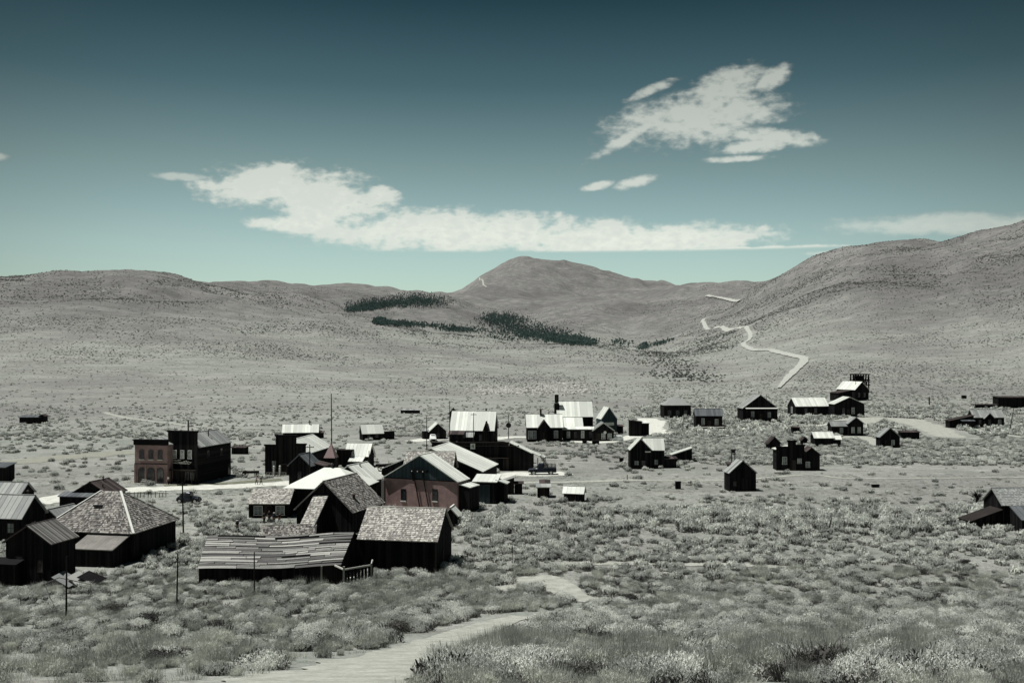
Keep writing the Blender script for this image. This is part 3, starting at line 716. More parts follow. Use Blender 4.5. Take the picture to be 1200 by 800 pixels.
        for sgn in (-1, 1):
            y = sgn*w*.875
            for x0, x1, x2, x3 in ((-.72, -.36, -.36, -.66), (-.30, .18, .02, -.30)):
                pane_quad(t, [(h*x0, y, H_*.62), (h*x1, y, H_*.62), (h*x2, y*.9, H_*.9), (h*x3, y*.9, H_*.9)][::sgn*-1])
            m = MB(); m.box(h*.93, h*1.005, min(sgn*w*.5, sgn*w*.84), max(sgn*w*.5, sgn*w*.84), H_*.36, H_*.45); m.build('headlight', M['chrome'], t)
        pane_quad(t, [(h*.36, -w*.7, H_*.63), (h*.36, w*.7, H_*.63), (h*.12, w*.6, H_*.95), (h*.12, -w*.6, H_*.95)], 'windscreen')
        m = MB(); m.box(h*.97, h*1.01, -w*.45, w*.45, H_*.24, H_*.42); m.build('grille', M['iron'], t)
        m = MB(); m.box(h*.98, h*1.04, -w*.9, w*.9, wr*.8, wr*1.15); m.build('bumper', M['tyre'], t)
        xs = (-h*.62, h*.62)
    for nm, b in (('body', body), ('cabin', cab)):
        o = b.build(nm, M[mat], t)
        for f in o.data.polygons: f.use_smooth = True
    for x in xs:
        for sgn in (-1, 1): wheel(t, x, sgn*w*.86, wr, wr, .18)
    return t
def person(label, px, py, yaw, top, bottom, hat=None, stride=.12, arm=.1, group=None, height=1.72):
    p = G(px, py); t = thing('person', label, 'person', (p.x, p.y, p.z), yaw, group); S = height/1.72
    def skinned(name, pts, edges, mat, sub=1):
        me = bpy.data.meshes.new(name); me.from_pydata([(x*S, y*S, z*S) for x, y, z, r in pts], edges, [])
        o = bpy.data.objects.new(name, me); me.materials.append(M[mat]); COL.objects.link(o); o.parent = t
        m = o.modifiers.new('skin', 'SKIN'); sl = me.skin_vertices[0] if me.skin_vertices else None
        if sl is None:
            bm = bmesh.new(); bm.from_mesh(me); bm.verts.layers.skin.verify(); bm.to_mesh(me); bm.free(); sl = me.skin_vertices[0]
        for i, q in enumerate(pts): sl.data[i].radius = (q[3]*S, q[3]*S)
        sl.data[0].use_root = True
        if sub: o.modifiers.new('sub', 'SUBSURF').levels = sub; o.modifiers['sub'].render_levels = sub
        m.use_smooth_shade = True; return o
    P, E = [], []
    def add(x, y, z, r, par=None):
        P.append((x, y, z, r)); i = len(P)-1
        if par is not None: E.append((par, i))
        return i
    pel = add(0, 0, .95, .13); ch = add(0, 0, 1.28, .14, pel); nk = add(0, -.01, 1.46, .06, ch); add(0, -.02, 1.56, .085, nk); add(0, -.02, 1.66, .08, len(P)-1)
    add(0, -.115, 1.57, .015, len(P)-2)
    arms = []
    for sg in (-1, 1):
        sh = add(sg*.18, 0, 1.38, .055, ch); elb = add(sg*.24, sg*arm*.6, 1.12, .04, sh); wr_ = add(sg*.25, sg*arm-.08, .88, .028, elb); arms.append((sh, elb, wr_))
        pm = add(sg*.25, sg*arm-.09, .82, .03, wr_)
        for q in range(4):
            f = add(sg*.25, sg*arm-.12+.022*q, .76, .009, pm); add(sg*.24, sg*arm-.13+.022*q, .72-.01*abs(q-1.5), .008, f)
        add(sg*.235, sg*arm-.14, .80, .010, pm)
        hp = add(sg*.09, 0, .88, .085, pel); kn = add(sg*.10, -sg*stride*.6, .48, .058, hp); an = add(sg*.10, -sg*stride+.03, .09, .04, kn); add(sg*.11, -sg*stride-.12, .04, .035, an)
    skinned('body', P, E, 'skin')
    sh_p = [(0, 0, .96, .155), (0, 0, 1.28, .165), (0, 0, 1.42, .09)]; sh_e = [(0, 1), (1, 2)]
    for sg in (-1, 1):
        b = len(sh_p); sh_p += [(sg*.18, 0, 1.38, .075), (sg*.235, sg*arm*.5, 1.16, .062)]; sh_e += [(1, b), (b, b+1)]
    skinned('shirt', sh_p, sh_e, top)
    tr = [(0, 0, .93, .145)]; te = []
    for sg in (-1, 1):
        b = len(tr); tr += [(sg*.09, 0, .84, .10), (sg*.10, -sg*stride*.6, .48, .075), (sg*.10, -sg*stride+.02, .14, .06)]; te += [(0, b), (b, b+1), (b+1, b+2)]
    skinned('trousers', tr, te, bottom)
    skinned('hair', [(0, .02, 1.62, .09), (0, .0, 1.70, .075)], [(0, 1)], 'hair' if not hat else hat)
    if hat:
        m = MB(); m.tube([(0, -.02*S, 1.68*S), (0, -.02*S, 1.70*S)], [.17*S, .16*S], 12); m.build('hat_brim', M[hat], t)
    return t
# ------------------------------------------------------------------ near left group
t, k, bl = house('hip_roofed_house', 'large dark house with weathered shingled hip roof, in front of the brick hotel', 102, 656, -10.6, 117, 96, 36, 38, roof='hip', rl=13, rm='shingle', shin=(.2, .29), oh=.35, og=.35, bw=.3,
  extra=[dict(d=(29, -34, 50, 33, 21, 10), roof='shed', low='f', rm='shingle', oh=.15, wm='dark_wood')])
b0 = bl[0]
for a, c in ((0, 1),):
    P = b0.planes()
    for q in P:
        m = MB(); m.beam(q[1]+Vector((0, 0, .14)), q[2]+Vector((0, 0, .14)), .26, .08, .9); m.build('hip_cap', M['white_trim'], t)
m = MB(); q = P[0]; c0 = q[0].lerp(q[1], .42).lerp(q[3].lerp(q[2], .5), .62); n = (q[1]-q[0]).cross(q[2]-q[0]).normalized()
m.beam(c0+n*.18-Vector((.55, 0, 0)), c0+n*.18+Vector((.55, 0, 0)), .5, .2, .1); m.build('roof_hatch', M['iron'], b0.roofo)
t, k, bl = house('tin_roofed_cabin', 'grey tin roofed cabin at the left edge of the town, gable turned right', -5, 633, -10, 66, 44, 29, 22, ridge='x', rm='dull_tin', wins=[('r', .5, 10, 8, 10), ('f', .8, 10, 8, 11, True)], pipes=[(20, 30, 12)])
house('shed', 'pale roofed low shed behind the tin roofed cabin', 58, 622, -14, 32, 40, 14, 12, cat='shed', rm='dull_tin')
t, k, bl = house('tall_shed', 'tall dark shed with brown slatted roof beside the hip roofed house', 33, 688, -12, 60, 45, 54, 19, cat='shed', rm='rust', oh=.3, wins=[('f', .3, 22, 9, 14), ('f', .78, 20, 5, 12)],
  extra=[dict(d=(-28, -14, 44, 14, 30, 3), roof='shed', low='f', rm='dark_wood', oh=.2)])
m = MB(); X = bl[0].planes()[0]
for i in range(26):
    a = X[0].lerp(X[1], i/26+.01); c = X[3].lerp(X[2], i/26+.01); m.beam(a+Vector((0, 0, .09)), c+Vector((0, 0, .09)), .09, .05)
m.build('roof_batten', M['roof_boards'], t)['kind'] = 'stuff'
house('barn', 'low dark barn with wide front gable, behind the hip roofed house', 106, 592, -12, 46, 34, 15, 13, cat='barn', rm='rust', wins=[('f', .25, 4, 5, 6), ('f', .7, 4, 5, 6)], pipes=[(3, 20, 5), (12, 6, 4)],
  extra=[dict(d=(-6, -11, 54, 11, 12, 3), roof='shed', low='f', rm='grey_tin', oh=.2)])
house('shed', 'small dark shed cut by the left edge of the photo', -6, 566, -5, 24, 20, 19, 3, cat='shed', rm='grey_tin', roof='shed')
house('cabin', 'small grey roofed cabin behind the tin roofed cabin at far left', 6, 586, -12, 40, 24, 9, 11, cat='cabin', ridge='x', rm='dull_tin')
house('field_hut', 'lone long dark hut in the open sagebrush at far left', 35, 496.5, 4, 24, 10, 8, 1.5, cat='hut', roof='shed', rm='grey_tin', extra=[dict(d=(13.5, 0, 6, 10, 9.5, 1.5), rm='rust')])
# ------------------------------------------------------------------ main street
t, k = building('brick_hotel', 'two storey red brick building with arched windows beside the dark saloon', 'building', 177, 566, -9)
b = Block(t, 41*k, 60*k, 45*k, 7*k, wm='brick', rm='dull_tin', og=-.1, oh=.0); keep_out(t, b)
m = MB(); m.box(-21.2*k, 21.2*k, -.32, .3, 45*k, 50.5*k, .35); m.box(-21.8*k, 21.8*k, -.55, .35, 50.5*k+.003, 51.8*k, .6)
for i in range(16): x = (-20+i*40/15)*k; m.box(x-.09, x+.09, -.5, -.323, 48.5*k, 50.5*k-.003, .6)
m.build('cornice', M['dark_wood'], t)
m = MB(); m.box(-20.7*k, 20.7*k, -.10, .0, 22.6*k, 23.6*k, .2); m.build('belt_course', M['rust'], t)
for i in range(3):
    u = .22+.28*i
    f_ = b.window('f', u, 28.5*k, 4.8*k, 9*k, False, 'rust', True)
    m = MB(); O, U, Nn, Ln = b.face('f'); c = O+U*u*Ln; m.box(c.x-3.3*k, c.x+3.3*k, -.2, 0, 27.6*k, 28.3*k, .9); m.build('stone_sill', M['white_trim'], t)
    f_ = b.window('f', u, .05*k, 8*k, 15*k, False, 'rust', True)
for i in range(4):
    x = (-20+i*40/3)*k; m = MB(); m.box(x-.16, x+.16, -.14, 0, -.5, 22.5*k, .5); m.build('pilaster', M['brick'], t)
m = MB(); m.beam((-9*k, -.9, .5), (-3*k, -.9, .5), .4, .08); m.beam((-9*k, -1.05, 0), (-9*k, -1.05, .5), .1); m.beam((-3*k, -1.05, 0), (-3*k, -1.05, .5), .1); m.beam((-9*k, -.72, .8), (-3*k, -.72, .8), .06, .3)
m.box(-9.3*k, -2.7*k, -1.1, -.7, -.1, .08); o = m.build('bench', M['pale_wood']); o.matrix_world = Matrix.Translation(t.location) @ Matrix.Rotation(t.rotation_euler.z, 4, 'Z'); tag(o, 'pale wooden bench under the arches of the brick building', 'bench')
t, k, bl = house('saloon', 'tall dark false fronted saloon with pale tin roof beside the brick building', 214.8, 565.2, -15, 38.5, 72, 43, 14, cat='building', rm='dull_tin', clad='h', bw=.22,
  ff=dict(steps=[(-19.4, 19.4, 60)]), wins=[('f', .24, 29, 4, 9, True, 'white_trim'), ('f', .50, 29, 4, 9, True, 'white_trim'), ('f', .76, 29, 4, 9, True, 'white_trim'), ('r', .3, 28, 4, 8), ('r', .7, 28, 4, 8)],
  doors=[('f', .5, 7, 14)], pipes=[(4, 4, 19, .14), (8, 40, 8)])
b = bl[0]
for u in (.17, .33, .67, .84): b.window('f', u, 4*k, 5*k, 9*k)
m = MB(); y = -.5
for x in (-18, -9, 0, 9, 18): m.beam((x*k, y-1.2, -.3), (x*k, y-1.2, 15*k), .12)
m.box(-19*k, 19*k, y-1.35, y+.05, 15*k, 15*k+.14, .3); m.box(-19*k, 19*k, y-1.35, y-1.25, 15*k+.143, 17*k, .8); m.build('porch', M['brown_wood'], t)
m = MB()
for i in range(22): m.beam((random.uniform(-15, 14)*k, y+.02, random.uniform(22.5, 27)*k), (random.uniform(-15, 14)*k, y+.02, random.uniform(22, 27)*k), .05)
m.build('broken_trim', M['pale_wood'], t)
m = MB(); b.window('r', .94, .2, .8*1, 14*k, False)
t, k, bl = house('storage_shed', 'low dark flat topped shed with rails on its roof right of the saloon', 279, 532, -6, 16, 12, 8, 1, cat='shed', roof='shed', rm='rust')
m = MB()
for i in range(5): m.beam(((-7+3.5*i)*k, 1, 8*k), ((-7+3.5*i)*k, 1, 11.5*k), .12)
m.beam((-7*k, 1, 10.5*k), (7*k, 1, 10.9*k), .1); m.beam((2*k, 1, 11*k), (8*k, 1.2, 12*k), .12); m.build('roof_rail', M['pale_wood'], t)
# wrecked wagon at the kerb
def wagon(name, label, px, py, yaw, s=1., boxy=True):
    p = G(px, py); t = thing(name, label, 'wagon', (p.x, p.y, p.z), yaw)
    for x, r in ((-1.1*s, .62*s), (1.1*s, .5*s)):
        for y in (-.7*s, .7*s): wheel(t, x, y, r, r, .07, True)
        m = MB(); m.beam((x, -.8*s, r), (x, .8*s, r), .1); m.build('axle', M['iron'], t)
    m = MB(); m.box(-1.6*s, 1.6*s, -.5*s, .5*s, .75*s, .85*s)
    if boxy:
        for y in (-.5*s, .46*s): m.box(-1.6*s, 1.6*s, y, y+.04*s, .853*s, 1.15*s)
    m.beam((1.5*s, 0, .7*s), (2.9*s, 0, .2*s), .09); m.build('wagon_bed', M['brown_wood'], t)
    m = MB(); m.box(.6*s, 1.0*s, -.45*s, .45*s, 1.3*s, 1.36*s); m.beam((.6*s, -.3*s, .85*s), (.6*s, -.3*s, 1.7*s), .06); m.beam((.6*s, .3*s, .85*s), (.6*s, .3*s, 1.7*s), .06); m.beam((.6*s, -.42*s, 1.6*s), (.6*s, .42*s, 1.6*s), .05, .25); m.build('seat', M['pale_wood'], t); return t
wagon('wagon', 'old spoke wheeled wagon left beside the street right of the saloon', 294, 558.5, 12, 1.0)
wagon('wagon_wreck', 'dark wrecked wagon on the pale yard left of the brick garage', 452, 551.5, 30, 1.25)
t, k, bl = house('false_front_store', 'dark store with stepped false front and long pale tin roof', 336, 556.5, -7, 46, 96, 26, 14, cat='store', rm='tin', clad='h', bw=.25,
  ff=dict(steps=[(-26, -13, 35), (-12.96, 12, 46.5), (12.04, 23.5, 36.5)]), wins=[('f', .18, 8, 5, 9, True), ('f', .72, 8, 5, 9)], doors=[('f', .45, 6, 13)])
def pump(label, px, py):
    p = G(px, py); t = thing('gas_pump', label, 'gas pump', (p.x, p.y, p.z), 0, 'gas pumps before the stepped store')
    m = MB(); m.box(-.28, .28, -.22, .22, -.1, .12); m.build('base', M['stone'], t)
    m = MB(); m.tube([(0, 0, .1), (0, 0, .25), (0, 0, 1.55), (0, 0, 1.65)], [.25, .2, .2, .12], 12, .8); m.build('body', M['white_trim'], t)
    m = MB(); m.tube([(0, 0, 1.62), (0, 0, 1.7), (0, 0, 1.9), (0, 0, 2.05), (0, 0, 2.1)], [.06, .17, .2, .14, .02], 12, 1); m.build('globe', M['white_trim'], t)
    m = MB(); m.tube([(.2, -.05, 1.3), (.42, -.08, 1.0), (.36, -.08, .5), (.21, -.05, .8)], .025, 6); m.build('hose', M['tyre'], t)
pump('pale gas pump with round globe, left one before the stepped store', 321, 557.5)
pump('pale gas pump with round globe, right one before the stepped store', 328, 557.2)
p = G(324, 558); t = thing('porch_railing', 'low pale wooden railing along the front of the stepped store', 'railing', p, 0); kk = p.y/F
for i in range(8): m = MB(); m.beam(((-11+3.2*i)*kk, -.3, -.1), ((-11+3.2*i)*kk, -.3, .85), .09); m.build('post', M['pale_wood'], t)
for z in (.4, .8): m = MB(); m.beam((-11*kk, -.3, z), (11.4*kk, -.3, z), .06, .1); m.build('rail', M['pale_wood'], t)
house('long_cabin', 'long low cabin with pale roof behind the stepped store', 352, 514, 8, 40, 18, 8.5, 8.5, cat='cabin', ridge='x', rm='bright_tin', pipes=[(10, 8, 5)], extra=[dict(d=(23, 3, 7, 8, 7, 1), roof='shed', rm='rust')])
house('narrow_shop', 'dark narrow shop with small grey gable roof right of the stepped store', 351, 574, -14, 27, 26, 30, 12, cat='shop', rm='grey_tin', wins=[('f', .5, 14, 4, 8)], extra=[dict(d=(18, 12, 14, 20, 28, 3), roof='shed', low='r', rm='rust')])
t, k, bl = house('firehouse', 'dark square firehouse tower with faded pink pyramid roof', 386, 566, -8, 12, 12, 32, 15, cat='firehouse', roof='hip', rl=0, rm='pink_roof', oh=.15)
m = MB(); m.tube([(0, 6*k, 49*k), (0, 6*k, 52*k)], .05, 6); m.build('finial', M['iron'], bl[0].roofo)
house('false_front_shop', 'shop with bright tin roof and dark low false front right of the firehouse', 418, 547.5, -10, 28, 22, 15, 13, cat='shop', ridge='x', rm='bright_tin', wins=[('f', .7, 4, 4, 7)],
  extra=[dict(d=(-15, -4, 17, 20, 20, 1), roof='shed', low='b', rm='rust', wm='dark_wood'), dict(d=(2, -10, 14, 9, 9, 4), roof='shed', low='f', rm='tin')])
house('gabled_cottage', 'small cottage with bright roof and dark left gable behind the false front shop', 437, 515.5, 22, 24, 17, 9, 9.5, cat='cottage', ridge='x', rm='tin', wins=[('f', .3, 3, 3, 4), ('f', .7, 3, 3, 4)], extra=[dict(d=(19, 2, 15, 9, 8, 1.5), roof='shed', low='b', rm='rust')])
t, k, bl = house('tin_hip_house', 'house with big bright tin hip roof topped by a small ball vent', 376, 603, -10, 88, 74, 32, 19, roof='hip', rm='bright_tin', rl=10, oh=.35)
m = MB(); zz = 51*k; m.tube([(0, 37*k, zz-.1), (0, 37*k, zz+.35)], .1, 8); m.tube([(0, 37*k, zz+.3), (0, 37*k, zz+.45), (0, 37*k, zz+.65), (0, 37*k, zz+.78)], [.08, .24, .24, .06], 10); m.build('ball_vent', M['iron'], bl[0].roofo)
house('tin_roofed_hall', 'hall with bright sloping tin roof behind the hip roofed tin house', 408, 584, -22, 46, 42, 22, 17, cat='hall', rm='tin', pipes=[(4, 20, 3)])
t, k, bl = house('shingled_house', 'tall dark gabled house with worn grey shingles and a narrow lean-to roof', 380, 630, -18.6, 74, 77, 34, 33, rm='shingle', shin=(.2, .29), oh=.3, og=.35, wins=[('r', .5, 14, 7, 11)],
  extra=[dict(d=(-4, -44, 17, 43, 9, 40), roof='shed', low='f', rm='pale_shingle', shin=(.22, .3), oh=.1)], pipes=[(26, 24, 6, .2)])
house('low_shingled_shed', 'low broad shed with sagging shingle roof behind the long barn', 338, 641, 9, 58, 40, 9, 14, cat='shed', ridge='x', rm='shingle', shin=(.2, .29))
house('shingled_cottage', 'small cottage with pale shingle roof and two front windows', 314.5, 606.5, 0, 46, 48, 18, 13, cat='cottage', ridge='x', rm='pale_shingle', shin=(.22, .3), wins=[('f', .24, 4, 9, 10, True, 'white_trim'), ('f', .80, 4, 9, 10, True, 'white_trim')], doors=[('f', .5, 7, 14)])
# long barn with loose roof boards, each board its own piece
t, k, bl = house('long_barn', 'long low barn roofed with loose weathered boards in the foreground', 317, 684, 7, 163, 124, 22, 25, cat='barn', ridge='x', rm='dark_wood', oh=.2, og=.1, th=.06, bw=.22)
b = bl[0]; q = b.planes()[0]; n = (q[1]-q[0]).cross(q[2]-q[0]).normalized(); rows = 17; bm_ = []
for r in range(rows):
    x = 0.; r0 = r/rows
    cuts = [0]
    while cuts[-1] < 1: cuts.append(min(1, cuts[-1]+random.choice((.09, .17, .26, .35))*random.uniform(.8, 1.2)))
    if cuts[-1]-cuts[-2] < .08: cuts.pop(-2)
    for a, c in zip(cuts, cuts[1:]):
        if random.random() < .035: continue
        j0, j1 = random.uniform(-.010, .010), random.uniform(-.010, .010); g = random.uniform(.12, .34)/rows; sag = -.12*math.sin(math.pi*a)
        def pt(u, v): return q[0].lerp(q[1], u).lerp(q[3].lerp(q[2], u), v)
        th = random.uniform(.03, .06); lift = random.uniform(.06, .12)
        A, B_, C_, D_ = pt(a+.002, r0+g/2+j0), pt(c-.002, r0+g/2+j1), pt(c-.002, r0+(1-.0)/rows-g/2+j1), pt(a+.002, r0+1/rows-g/2+j0)
        if r == 0: A, B_ = pt(a+.002, -.012+random.uniform(-.012, .004)), pt(c-.002, -.012+random.uniform(-.012, .004))
        d = n*lift; w_ = n*random.uniform(-.01, .05)
        m = MB(); m.hexa([A+d, B_+d+w_, C_+d+w_, D_+d, A+d+n*th, B_+d+n*th+w_, C_+d+n*th+w_, D_+d+n*th]); m.build('roof_board', M['roof_boards'], t)
m = MB()   # pen at its right end
W2 = 81.5*k
for i, (x, y, h) in enumerate(((-2, -.6, 2.0), (.9, -2.6, 2.3), (3.4, -.9, 2.2), (3.0, 1.5, 2.0))):
    m = MB(); m.beam((W2+x, y, -.4), (W2+x+.05, y, h), .16); m.build('pen_post', M['pale_wood'], t)
PP = [(W2-.6, -.3), (W2+.9, -2.6), (W2+3.4, -.9), (W2+3.0, 1.6)]
for (x0, y0), (x1, y1) in zip(PP, PP[1:]):
    m = MB(); m.beam((x0, y0, 1.95), (x1, y1, 2.0), .09, .16, .9); m.build('pen_rail', M['pale_wood'], t)
    m = MB()
    for i in range(8): u = (i+.5)/8; m.beam((lerp(x0, x1, u), lerp(y0, y1, u), -.3), (lerp(x0, x1, u), lerp(y0, y1, u), 1.85), .25, .03)
    m.build('pen_boards', M['dark_wood'], t)
m = MB(); m.hexa([(W2+1.2, -2.3, .7), (W2+2.0, -1.8, .7), (W2+2.0, -1.6, .75), (W2+1.2, -2.1, .75), (W2+1.2, -2.3, .95), (W2+2.0, -1.8, 1.0), (W2+2, -1.6, 1.0), (W2+1.2, -2.1, 1.0)], 1); m.build('pale_plank', M['white_trim'], t)
W2_ = 81.5*k
for ch in t.children:      # the right gable end leans out of square
    bm = bmesh.new(); bm.from_mesh(ch.data); n_ = 14 if ch.name.split('.')[0] in ('roof', 'ridge_cap') else 3
    es = [e for e in bm.edges if abs(e.verts[0].co.x-e.verts[1].co.x) > 1.2]
    if es: bmesh.ops.subdivide_edges(bm, edges=es, cuts=n_, use_grid_fill=True)
    bm.to_mesh(ch.data); bm.free()
    for v in ch.data.vertices:
        u_ = min(1, max(0, (v.co.x+W2_)/(2*W2_))); v.co.x += .20*v.co.y*u_**3
        if v.co.z > .9: v.co.z -= .26*math.sin(math.pi*u_)**2*(1-.10*math.sin(8*u_))
t, k, bl = house('shingled_barn', 'dark barn with bright mottled shingle roof right of the long barn', 466, 671, -10, 93, 76, 41, 30, cat='barn', ridge='x', rm='pale_shingle', shin=(.18, .27, .05), oh=.3, og=.25, bw=.3, doors=[('r', .45, 9, 22)])
m = MB(); m.beam((46*k, -.03, -.3), (46*k, -.03, 39*k), .16, .16, .9); m.build('corner_board', M['brown_wood'], t)
house('little_shed', 'little dark shed with pale pointed roof tucked behind the shingled barn', 528, 617, -8, 15, 18, 15, 8, cat='shed', rm='tin')
# ------------------------------------------------------------------ brick garage group
t, k, bl = house('brick_garage', 'red brick garage with wide teal gable and hooded doorway', 492.5, 595, -23, 97, 27, 34.5, 28, cat='garage', wm='brick', rm='tin', oh=.25, og=.42, wins=[('f', .27, 8, 5.5, 13, False, 'brown_wood'), ('f', .70, 10, 5.5, 13, False, 'brown_wood'), ], extra=[dict(d=(56, 3, 13, 26, 27, 3), roof='shed', low='r', rm='tin', oh=.1)])
b = bl[0]; m = MB(); w2 = 48.5*k
for i in range(60):
    x0 = -w2+i*2*w2/60; x1 = x0+2*w2/60-.01; z = 34*k
    m.hexa([(x0, -.07, z), (x1, -.07, z), (x1, -.003, z), (x0, -.003, z), (x0, -.07, max(z+.02, b.H(x0, 0)-.04)), (x1, -.07, max(z+.02, b.H(x1, 0)-.04)), (x1, -.003, max(z+.02, b.H(x1, 0)-.04)), (x0, -.003, max(z+.02, b.H(x0, 0)-.04))])
m.build('gable_boards', M['teal_wood'], t)
m = MB(); m.box(-w2, w2, -.10, -.072, 33.3*k, 34.3*k, .1); m.build('gable_sill', M['dark_wood'], t)
m = MB(); m.box(-12*k, 10*k, -.45, -.073, 42*k, 45.5*k, .3); m.build('hood', M['dark_wood'], t)
for x in (-9, 5): m = MB(); m.beam((x*k, -.08, 32*k), (x*k, -.42, 41.7*k), .14, .14); m.build('bracket', M['dark_wood'], t)
for x in (-8, 4): m = MB(); m.beam((x*k, -.30, 41.5*k), ((x+8.5)*k, -.24, .5*k), .17, .12); m.build('shadow_bar', M['dark_wood'], t)  # dark slanting bars stand in for the bracket shadows on the wall
for x in (-9.5, -2, 5): m = MB(); m.tube([(x*k, -.46, 43.6*k), (x*k, -.49, 43.6*k)], .09, 10, 1); m.build('lamp_socket', M['white_trim'], t)
for u in (.27, .70):
    m = MB(); x = (u-.5)*97*k; m.box(x-3.6*k, x+3.6*k, -.16, 0, (8 if u < .5 else 10)*k-.18, (8 if u < .5 else 10)*k-.02, 1); m.build('stone_sill', M['white_trim'], t)
m = MB(); m.box(-w2-.5, -w2-.02, -.12, 1.2, -.6, 31*k); m.build('stone_buttress', M['stone'], t)
house('shingled_annex', 'annex with speckled shingle roof standing right behind the brick garage', 501, 585, -4, 56, 50, 34, 20, cat='building', ridge='x', rm='pale_shingle', shin=(.22, .3))
house('wide_tin_barn', 'wide barn whose bright tin slope faces right behind the brick garage', 505, 576, -12, 122, 80, 26, 25, cat='barn', rm='bright_tin', oh=.3, og=.2, wins=[('r', .3, 5, 6, 7), ('r', .7, 5, 6, 7)])
t, k, bl = house('tin_lean_shed', 'lean-to shed with bright edge roof and teal doors beside the brick garage', 568, 590, -10, 27, 26, 26, 5, cat='shed', roof='shed', low='f', rm='tin', oh=.2, doors=[('f', .35, 6, 22, 'teal_wood'), ('f', .60, 5.5, 22, 'teal_wood')], extra=[dict(d=(19, 6, 10, 14, 24, 3), roof='shed', low='r', rm='tin')])
house('outbuilding', 'dark slant roofed outbuilding with a lower box beside it, right of the teal doors', 595, 579, 0, 15, 12, 15, 5, cat='shed', roof='shed', low='l', rm='dull_tin', extra=[dict(d=(12.5, 1, 9, 9, 13, .8), roof='shed', rm='rust')])
house('outhouse', 'small dark outhouse with slanting roof between two sheds below the blue truck', 637, 583, 0, 14, 10, 13, 2.5, cat='outhouse', roof='shed', low='f', rm='dull_tin', doors=[('f', .4, 5, 11)], extra=[dict(d=(2, 11, 9, 6, 16, 2), roof='shed', rm='rust')])
house('tin_roofed_shed', 'small shed with bright tin roof and dark right gable in open sagebrush', 671.5, 587.5, -16, 22, 14, 10.5, 7, cat='shed', ridge='x', rm='tin', oh=.15, doors=[('f', .5, 5, 9)])
# ------------------------------------------------------------------ long store with the number sign
t, k, bl = house('long_dark_store', 'long dark store front with a small white numbered sign on its parapet', 556, 551, -2, 100, 40, 27, 2, cat='store', roof='shed', low='b', rm='rust', clad='h', bw=.25, ff=dict(steps=[(-50, 40, 32.5)], cm='brown_wood'), wins=[('f', .12, 5, 6, 9), ('f', .27, 5, 6, 9), ('f', .58, 5, 8, 8, True), ('f', .72, 5, 6, 9)], doors=[('f', .43, 6, 14), ('f', .87, 6, 14)])
m = MB(); sx0 = -4.5*k; m.box(sx0-.02, sx0+5.4*k, -.40, -.30, 25.5*k, 32*k, .9); so = m.build('sign', M['white_trim'], t)
cu = bpy.data.curves.new('sign_number', 'FONT'); cu.body = '4'; cu.size = 6.6*k; cu.extrude = .01; cu.align_x = 'CENTER'
tmp = bpy.data.objects.new('tmp', cu); COL.objects.link(tmp); dg = bpy.context.evaluated_depsgraph_get(); me = bpy.data.meshes.new_from_object(tmp.evaluated_get(dg)); bpy.data.objects.remove(tmp)
o = bpy.data.objects.new('sign_number', me); COL.objects.link(o); o.parent = so; me.materials.clear(); me.materials.append(M['iron']); o.rotation_euler = (R(90), 0, 0); o.location = (sx0+2.7*k, -.41, 26.6*k)
m = MB(); m.box(-50*k, 40*k, -1.0, -.32, 15*k, 15*k+.1, .7); m.build('awning', M['brown_wood'], t)
t, k, bl = house('porch_house', 'house with bright roof running down to an open porch and outside stair', 610, 551.5, -8, 26, 22, 21, 12, cat='house', roof='shed', low='r', rm='bright_tin', oh=.1, extra=[dict(d=(20.5, 2, 14, 18, 15.5, 5.5), roof='shed', low='r', rm='bright_tin', oh=.02, walls=False)])
for x, y in ((14, 3), (20, 3), (27, 3), (27, 19)): m = MB(); m.beam((x*k, y*k, -.3), (x*k, y*k, 15.5*k), .16); m.build('post', M['dark_wood'], t)
m = MB()
for i in range(9): m.box((23+i*1.2)*k, (24+i*1.2)*k, .2, 1.6, (18-i*1.9)*k, (18-i*1.9)*k+.07)
m.beam((22.5*k, .2, 18*k), (34*k, .2, 1*k), .1, .2); m.beam((22.5*k, 1.6, 18*k), (34*k, 1.6, 1*k), .1, .2); m.beam((22.5*k, .2, 23*k), (34*k, .2, 6*k), .06); m.build('stair', M['pale_wood'], t)
vehicle('truck', 'pickup_truck', 'dark blue old pickup truck parked below the porch stair', 635.5, 555.8, 184, 5.6, 2.0, 2.3, 'blue_car')
vehicle('coupe', 'vintage_car', 'black rusting vintage sedan standing in the grass below the main street', 221.5, 588.6, -8, 4.1, 1.75, 1.8, 'black_car')
vehicle('modern', 'parked_car', 'white car parked nose on beside the small dark shed left of the schoolhouse', 507.5, 516.5, -82, 4.4, 1.95, 1.85, 'white_car')
vehicle('modern', 'parked_car', 'white car parked at the right end of the church group', 722, 516.2, 185, 3.9, 1.8, 1.5, 'white_car')
t, k, bl = house('schoolhouse', 'large hall with tall bright tin roof and dark front porch in mid town', 553, 520.5, -6, 51, 40, 17, 21, cat='hall', ridge='x', rm='bright_tin', oh=.2, wins=[('f', .3, 5, 3, 7), ('f', .5, 5, 3, 7), ('f', .7, 5, 3, 7), ('r', .5, 6, 3, 8)], pipes=[(14, 22, 5, .25)],
  extra=[dict(d=(-17, -12, 16, 11, 13, 3), roof='shed', low='f', rm='rust'), dict(d=(-4, -6, 12, 5, 10, 4), roof='shed', low='f', rm='dull_tin', wins=[]), dict(d=(17, -3, 5, 8, 20, 7), rm='rust')])
house('rear_cabin', 'dark pointed cabin just behind the left end of the bright hall', 531, 503, 0, 9, 8, 20, 5, cat='cabin', rm='rust')
